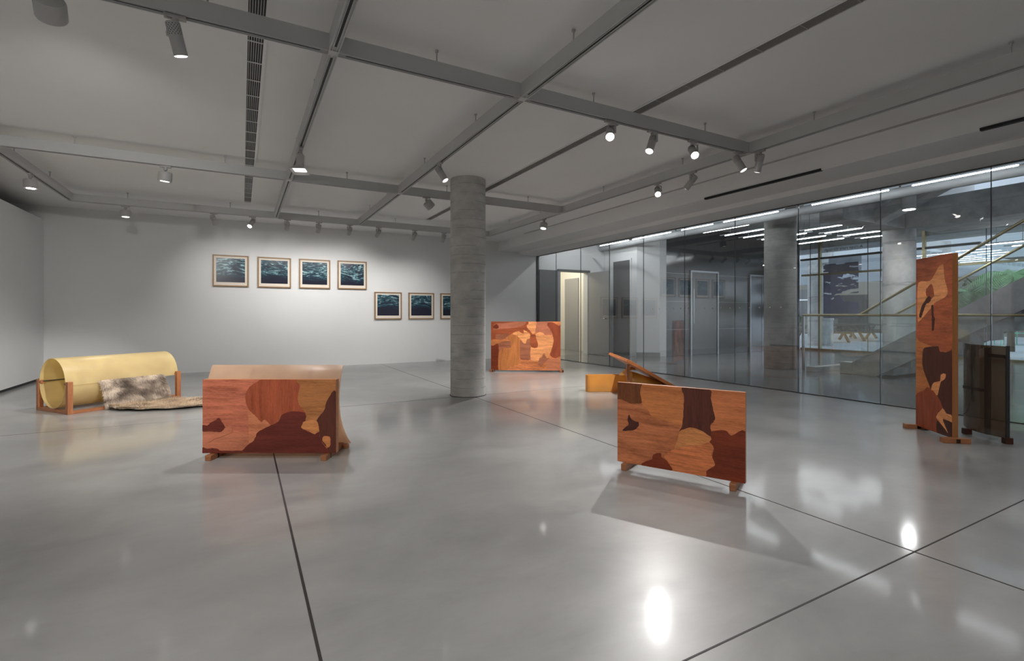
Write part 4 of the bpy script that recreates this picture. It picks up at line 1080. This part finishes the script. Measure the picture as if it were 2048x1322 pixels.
l = bpy.data.lights.new('lamp_light', 'SPOT'); l.energy = 140; l.spot_size = R(165); l.spot_blend = 0.6; l.shadow_soft_size = 0.08
lo2 = bpy.data.objects.new('lamp_light', l); COL.objects.link(lo2); lo2.parent = dl; lo2.location = (0, 0, -0.03)

# ------------------------------------------------------------------ stair and balustrade
st = empty('staircase', (11.2, 4.0, 0)); tag(st, 'concrete stair rising to the right behind the glass balustrade', 'staircase')
def sz(y): return 0.257 + (5.216 - y) * 0.623
def stringer(x0, x1):
    ys = (5.25, -1.2)
    b = MB(); v = []
    for x in (x0 - 11.2, x1 - 11.2):
        v += [(x, 5.25 - 4, 0.0), (x, 4.84 - 4, 0.0), (x, -1.2 - 4, sz(-1.2) - 0.50), (x, -1.2 - 4, sz(-1.2)), (x, 5.25 - 4, sz(5.25))]
    b.add(v, [(0, 1, 2, 3, 4), (9, 8, 7, 6, 5), (0, 5, 6, 1), (1, 6, 7, 2), (2, 7, 8, 3), (3, 8, 9, 4), (4, 9, 5, 0)])
    return b
stringer(10.42, 10.52).build('stringer', M['conc2'], st)
stringer(11.95, 12.05).build('stringer', M['conc2'], st)
b = MB()
nst = 24
for k in range(nst):
    y1 = 5.15 - k * 0.27; z = (k + 1) * 0.168
    b.box((10.52 - 11.2, y1 - 0.28 - 4, max(0, z - 0.30)), (11.95 - 11.2, y1 - 4, z))
b.build('step_flight', M['conc2'], st)
MB().box((10.40 - 11.2, 5.25 - 4, 0), (10.62 - 11.2, 5.47 - 4, 0.23)).build('newel_block', M['conc2'], st, bevel=0.008)
def stair_rail(x, y0, z0, y1, z1):
    hr = MB().tube((x - 11.2, y0 - 4, z0), (x - 11.2, y1 - 4, z1), 0.024, n=14).build('handrail', M['brass'], st, smooth=True, auto=40)
    bz = MB()
    v = [(x - 11.2 - 0.006, y0 - 4, z0 - 0.88), (x - 11.2 - 0.006, y1 - 4, z1 - 0.88), (x - 11.2 - 0.006, y1 - 4, z1 - 0.02), (x - 11.2 - 0.006, y0 - 4, z0 - 0.02)]
    v += [(p[0] + 0.012, p[1], p[2]) for p in v]
    bz.add(v, [(0, 1, 2, 3), (7, 6, 5, 4), (0, 4, 5, 1), (1, 5, 6, 2), (2, 6, 7, 3), (3, 7, 4, 0)])
    bz.build('glass_panel', M['glass3'], st)
stair_rail(10.47, 5.12, 1.165, -1.2, 1.165 + 6.32 * 0.632)
stair_rail(12.0, 5.20, 1.17, -1.2, 1.17 + 6.40 * 0.622)
gr = empty('glass_balustrade', (10.33, 2.0, 0)); tag(gr, 'glass balustrade with a level brass rail in front of the stair', 'balustrade')
MB().tube((0, 4.15, 1.148), (0, -8, 1.148), 0.024, n=14).build('handrail', M['brass'], gr, smooth=True, auto=40)
MB().box((-0.02, 4.13, 0), (0.02, 4.17, 1.14)).build('post', M['steel'], gr)
yy = 4.12
while yy > -7:
    MB().box((-0.006, yy - 1.42, 0.02), (0.006, yy - 0.012, 1.125)).build('glass_panel', M['glass3'], gr); yy -= 1.43
sbox('trim_22', (10.1, 5.76, 0.0), (12.0, 5.96, 0.10), M['conc2'], 'low concrete kerb at the head of the stair')

# ------------------------------------------------------------------ facade glazing
FX = 16.5
ys = [9.9, 9.28, 6.48, 3.9, 2.2, 0.6, -1.8, -4.2, -6.6, -9.0]
for i in range(len(ys) - 1):
    n = 30 + i
    zt = 3.66 if ys[i] > 5.3 else 6.6
    p = sbox('window_%d' % n, (FX - 0.008, ys[i + 1], 0.06), (FX + 0.008, ys[i], zt), M['glass2'], 'tall facade window pane looking onto the terrace')
    MB().box((FX - 0.06, ys[i + 1] - 0.03, 0), (FX + 0.05, ys[i + 1] + 0.03, zt)).build('mullion', M['brass'], p)
    MB().box((FX - 0.04, ys[i + 1] + 0.03, 2.44), (FX + 0.04, ys[i] - 0.03, 2.50)).box((FX - 0.05, ys[i + 1], 0), (FX + 0.05, ys[i], 0.06)).build('transom', M['brass'], p)
    MB().box((FX - 0.012, (ys[i] + ys[i + 1]) / 2 - 0.006, 0.06), (FX + 0.012, (ys[i] + ys[i + 1]) / 2 + 0.006, zt)).build('glass_joint', M['frame_blk'], p)
sbox('trim_23', (FX - 0.05, 5.3, 2.96), (FX + 0.05, 9.9, 3.02), M['frame_blk'], 'dark upper transom of the facade')
# plum torn-edge film and mirrored lettering on the facade glass
fl_ = MB(); GW, GH = 64, 96
fy1, fy0, fz0, fz1 = 9.17, 8.13, 1.05, 2.78
for i in range(GW):
    for j in range(GH):
        u = (i + 0.5) / GW; v = (j + 0.5) / GH
        n = mnoise.fractal(Vector((u * 2.2, v * 17, 2.0)), 0.8, 2.2, 4)
        mid = max(0.0, 1 - abs(v - 0.62) / 0.42)
        edge = 0.35 * max(0, u - 0.72) / 0.28 * max(0, 1 - abs(v - 0.5) / 0.5) * 1.3
        if v > 0.975 and (u < 0.05 or (0.38 < u < 0.62)): continue
        if 0.30 < v < 0.45 and u > 0.45 + (0.45 - v) * 1.0: continue
        if n - 0.36 + 0.22 * mid + edge * 0.8 > 0.12 and 0.30 < v < 0.97: continue
        ya = fy1 - (fy1 - fy0) * i / GW; yb = fy1 - (fy1 - fy0) * (i + 1) / GW
        fl_.box((FX - 0.013, yb, fz0 + (fz1 - fz0) * j / GH), (FX - 0.0095, ya, fz0 + (fz1 - fz0) * (j + 1) / GH))
fo = fl_.build('window_graphic', M['plum']); tag(fo, 'plum torn-edged graphic film stuck on the facade glass', 'window graphic')
fr = MB().box((FX + 0.0095, 8.06, 2.50), (FX + 0.012, 9.02, 3.0)).build('frosted_film', M['film']); tag(fr, 'pale frosted film on the glass above the plum graphic', 'window film')
for i, (txt, z, sz_) in enumerate((('A river runs through', 3.20, 0.135),)):
    cu = bpy.data.curves.new('lettering', 'FONT'); cu.body = txt; cu.size = sz_; cu.extrude = 0.001; cu.align_x = 'LEFT'
    tmp = bpy.data.objects.new('lettering', cu); COL.objects.link(tmp)
    cu.materials.append(M['letter'])
    bpy.context.view_layer.update()
    me = bpy.data.meshes.new_from_object(tmp.evaluated_get(bpy.context.evaluated_depsgraph_get()))
    bpy.data.objects.remove(tmp); bpy.data.curves.remove(cu)
    to = bpy.data.objects.new('window_lettering', me); COL.objects.link(to)
    to.rotation_euler = (PI / 2, 0, PI / 2)       # reads from the terrace, so mirrored from inside
    to.location = (FX + 0.012, 8.02, z)
    tag(to, ['large dark lettering on the facade glass, mirrored from inside', 'small dark lettering under the large line, mirrored from inside'][i], 'window lettering')

# ------------------------------------------------------------------ terrace outside
g = sbox('ground', (16.6, -40, -0.2), (75, 60, -0.02), M['plaza'], 'pale paved terrace outside')
sbox('ceiling_terrace', (16.62, -10, 3.34), (18.0, 40, 3.7), M['conc2'], 'concrete overhang above the terrace edge')
for x, y, r, lab in ((19.4, 10.9, 0.42, 'round concrete column on the terrace left of the plum graphic'), (20.6, 7.75, 0.37, 'dark brown pillar on the terrace behind the stair rails')):
    column(x, y, r, 3.6, M['conc3'] if y > 5 else M['taupe'], lab, -0.02)
cn = empty('terrace_canopy', (24.5, 13.0, 3.1)); tag(cn, 'white ribbed canopy roof over the terrace tables', 'canopy')
k = MB().box((-5.5, -5.5, 0.12), (8, 9, 0.2))
for i in range(28): k.box((-5.5 + i * 0.48, -5.5, 0.0), (-5.5 + i * 0.48 + 0.10, 9, 0.12))
k.build('roof_slab', M['slat'], cn)
MB().tube((-5.4, -5.3, -0.12), (8, -5.3, -0.12), 0.16, n=16).build('edge_beam', M['slat'], cn, smooth=True, auto=40)
for x, y in ((-5, -5.2), (7.6, -5.2), (-5, 8.6), (7.6, 8.6)): MB().tube((x, y, -3.12), (x, y, 0.0), 0.07, n=12).build('canopy_post', M['steel'], cn)
sbox('wall_terrace', (36, 2, -0.02), (36.4, 40, 4.2), M['taupe'], 'taupe building wall across the terrace')
sbox('wall_terrace_upper', (35.6, -30, 4.2), (36.4, 60, 13), plain('far_building', (0.46, 0.48, 0.50), 0.7, 0.2, var=0.1, nscale=0.4), 'grey upper storeys of the building across the terrace')
d5 = sbox('door_5', (35.9, 17.2, -0.02), (36.0, 19.0, 2.5), M['darkdoor'], 'dark doorway across the terrace')
w9 = sbox('window_50', (35.9, 19.4, 0.9), (36.0, 23.6, 3.0), M['greydark'], 'wide window of the building across the terrace')
MB().box((35.86, 19.3, 2.2), (35.9, 23.7, 2.3)).box((35.86, 20.9, 0.9), (35.9, 21.0, 3.0)).box((35.86, 19.25, 0.8), (35.9, 19.4, 3.1)).build('frame', M['white'], w9)
def picnic(lat, d, rz, lab):
    r = empty('picnic_table', LD(lat, d, -0.02), -YAW + rz); tag(r, lab, 'picnic table', 'picnic tables on the terrace')
    t = MB()
    for i in range(5): t.box((-0.95, -0.38 + i * 0.155, 0.70), (0.95, -0.38 + i * 0.155 + 0.14, 0.75))
    t.build('tabletop', M['tablewood'], r)
    for s in (-1, 1):
        t = MB()
        for i in range(2): t.box((-0.95, s * 0.72 - 0.14 + i * 0.15, 0.42), (0.95, s * 0.72 + i * 0.15, 0.46))
        t.build('bench', M['tablewood'], r)
    for x in (-0.7, 0.7):
        for s in (-1, 1):
            t = MB(); T = Matrix.Translation((x, s * 0.45, 0.36)) @ Matrix.Rotation(s * 0.62, 4, 'X')
            t.box((-0.03, -0.05, -0.44), (0.03, 0.05, 0.42), mat=T); t.build('leg', M['tablewood'], r)
        MB().box((x - 0.035, -0.80, 0.36), (x + 0.035, 0.80, 0.42)).build('crossbar', M['tablewood'], r)
picnic(13.55, 21.6, 0.15, 'timber picnic table nearest the lobby column')
picnic(16.3, 22.8, 0.15, 'timber picnic table in the middle, under the plum graphic')
picnic(17.4, 25.2, 0.3, 'timber picnic table farthest right and back')
def bush(x, y, h, w, lab, n=260, seed=1):
    r = empty('bush', (x, y, -0.02)); tag(r, lab, 'bush', 'greenery on the terrace')
    rn = random.Random(seed); m = MB()
    for k in range(n):
        a = rn.uniform(0, 2 * PI); rr = w * math.sqrt(rn.random()); zz = h * (0.15 + 0.85 * rn.random() ** 0.8) * (1 - 0.4 * (rr / w) ** 2)
        c = Vector((rr * math.cos(a), rr * math.sin(a), zz)); q = Matrix.Rotation(rn.uniform(0, 6.3), 3, 'Z') @ Matrix.Rotation(rn.uniform(-1, 1), 3, 'X')
        s = rn.uniform(0.10, 0.22)
        m.add([c + q @ Vector(p) for p in ((-s * .35, 0, 0), (0, s, 0.02), (s * .35, 0, 0), (0, -s, 0))], [(0, 1, 2), (0, 2, 3)])
    m.build('foliage', M['bush'], r); MB().tube((0, 0, 0), (0, 0, h * 0.6), 0.05, n=8).build('stem', M['trunk'], r)
for i, (x, y, h, w, lab) in enumerate(((34.3, 21.6, 1.6, 1.2, 'low green bush in front of the wide window'), (34.3, 12.0, 4.4, 1.1, 'tall green shrub at the canopy corner'), (34.2, 25.5, 2.2, 1.3, 'dark bush left of the wide window'))):
    bush(x, y, h, w, lab, 300, i + 2)
def palm(x, y, h, n, L, lab, seed):
    r = empty('potted_palm', (x, y, -0.02)); tag(r, lab, 'palm', 'palms outside the facade')
    MB().lathe([(0.10, 0), (0.085, h * 0.5), (0.07, h)], n=12).build('trunk', M['trunk'], r, smooth=True)
    rn = random.Random(seed)
    for k in range(n):
        a = 2 * PI * k / n + rn.uniform(-0.2, 0.2); up = rn.uniform(0.35, 1.0); m = MB(); prev = None
        pts = []
        for t in range(13):
            q = t / 12; pts.append(Vector((math.cos(a) * L * q * 0.85, math.sin(a) * L * q * 0.85, h + L * (up * q - 1.15 * q * q))))
        for t in range(1, 13):
            p = pts[t]; dr = (pts[t] - pts[t - 1]).normalized(); sd = Vector((-math.sin(a), math.cos(a), 0))
            wl = 0.34 * L * math.sin(PI * min(1, t / 12 * 0.9 + 0.08)) 
            for s in (-1, 1):
                for e in (0, 0.5):
                    b0 = pts[t - 1].lerp(p, e); tip = b0 + sd * s * wl + dr * wl * 0.55 - Vector((0, 0, wl * 0.45))
                    m.add([b0 - dr * 0.018, b0 + dr * 0.018, b0.lerp(tip, 0.5) + dr * 0.03, tip], [(0, 1, 2), (0, 2, 3)])
        for t in range(12): m.tube(pts[t], pts[t + 1], 0.010, n=5, caps=False)
        m.build('frond', M['leaf'], r)
palm(18.1, 5.95, 1.75, 11, 1.15, 'palm with arching fronds outside, right of the tall panel', 4)
palm(21.6, 6.2, 2.4, 11, 1.5, 'palm at the right edge above the stair stringer', 9)
mt = empty('mint_green_table', LD(19.6, 19.0, -0.02), -YAW); tag(mt, 'mint green table on the terrace at the right edge', 'table')
MB().box((-1.2, -0.4, 0.70), (1.4, 0.4, 0.74)).build('tabletop', M['mint'], mt)
for x in (-1.1, 1.3):
    for y in (-0.33, 0.33): MB().tube((x, y, 0), (x, y, 0.70), 0.025, n=10).build('leg', M['mint'], mt)
for i, (dx, dy) in enumerate(((-0.3, 0.75), (0.6, 0.75))):
    p = LD(19.6 + dx, 19.0 + dy, -0.02)
    c = empty('mint_green_chair', p, -YAW); tag(c, ['left mint green chair behind the mint table', 'right mint green chair behind the mint table'][i], 'chair', 'mint green chairs on the terrace')
    MB().box((-0.21, -0.21, 0.43), (0.21, 0.21, 0.46)).build('seat', M['mint'], c); MB().box((-0.21, 0.19, 0.60), (0.21, 0.22, 0.95)).build('backrest', M['mint'], c)
    for x in (-0.19, 0.19):
        for y in (-0.19, 0.19): MB().tube((x, y, 0), (x, y, 0.95 if y > 0 else 0.43), 0.016, n=8).build('leg', M['mint'], c)
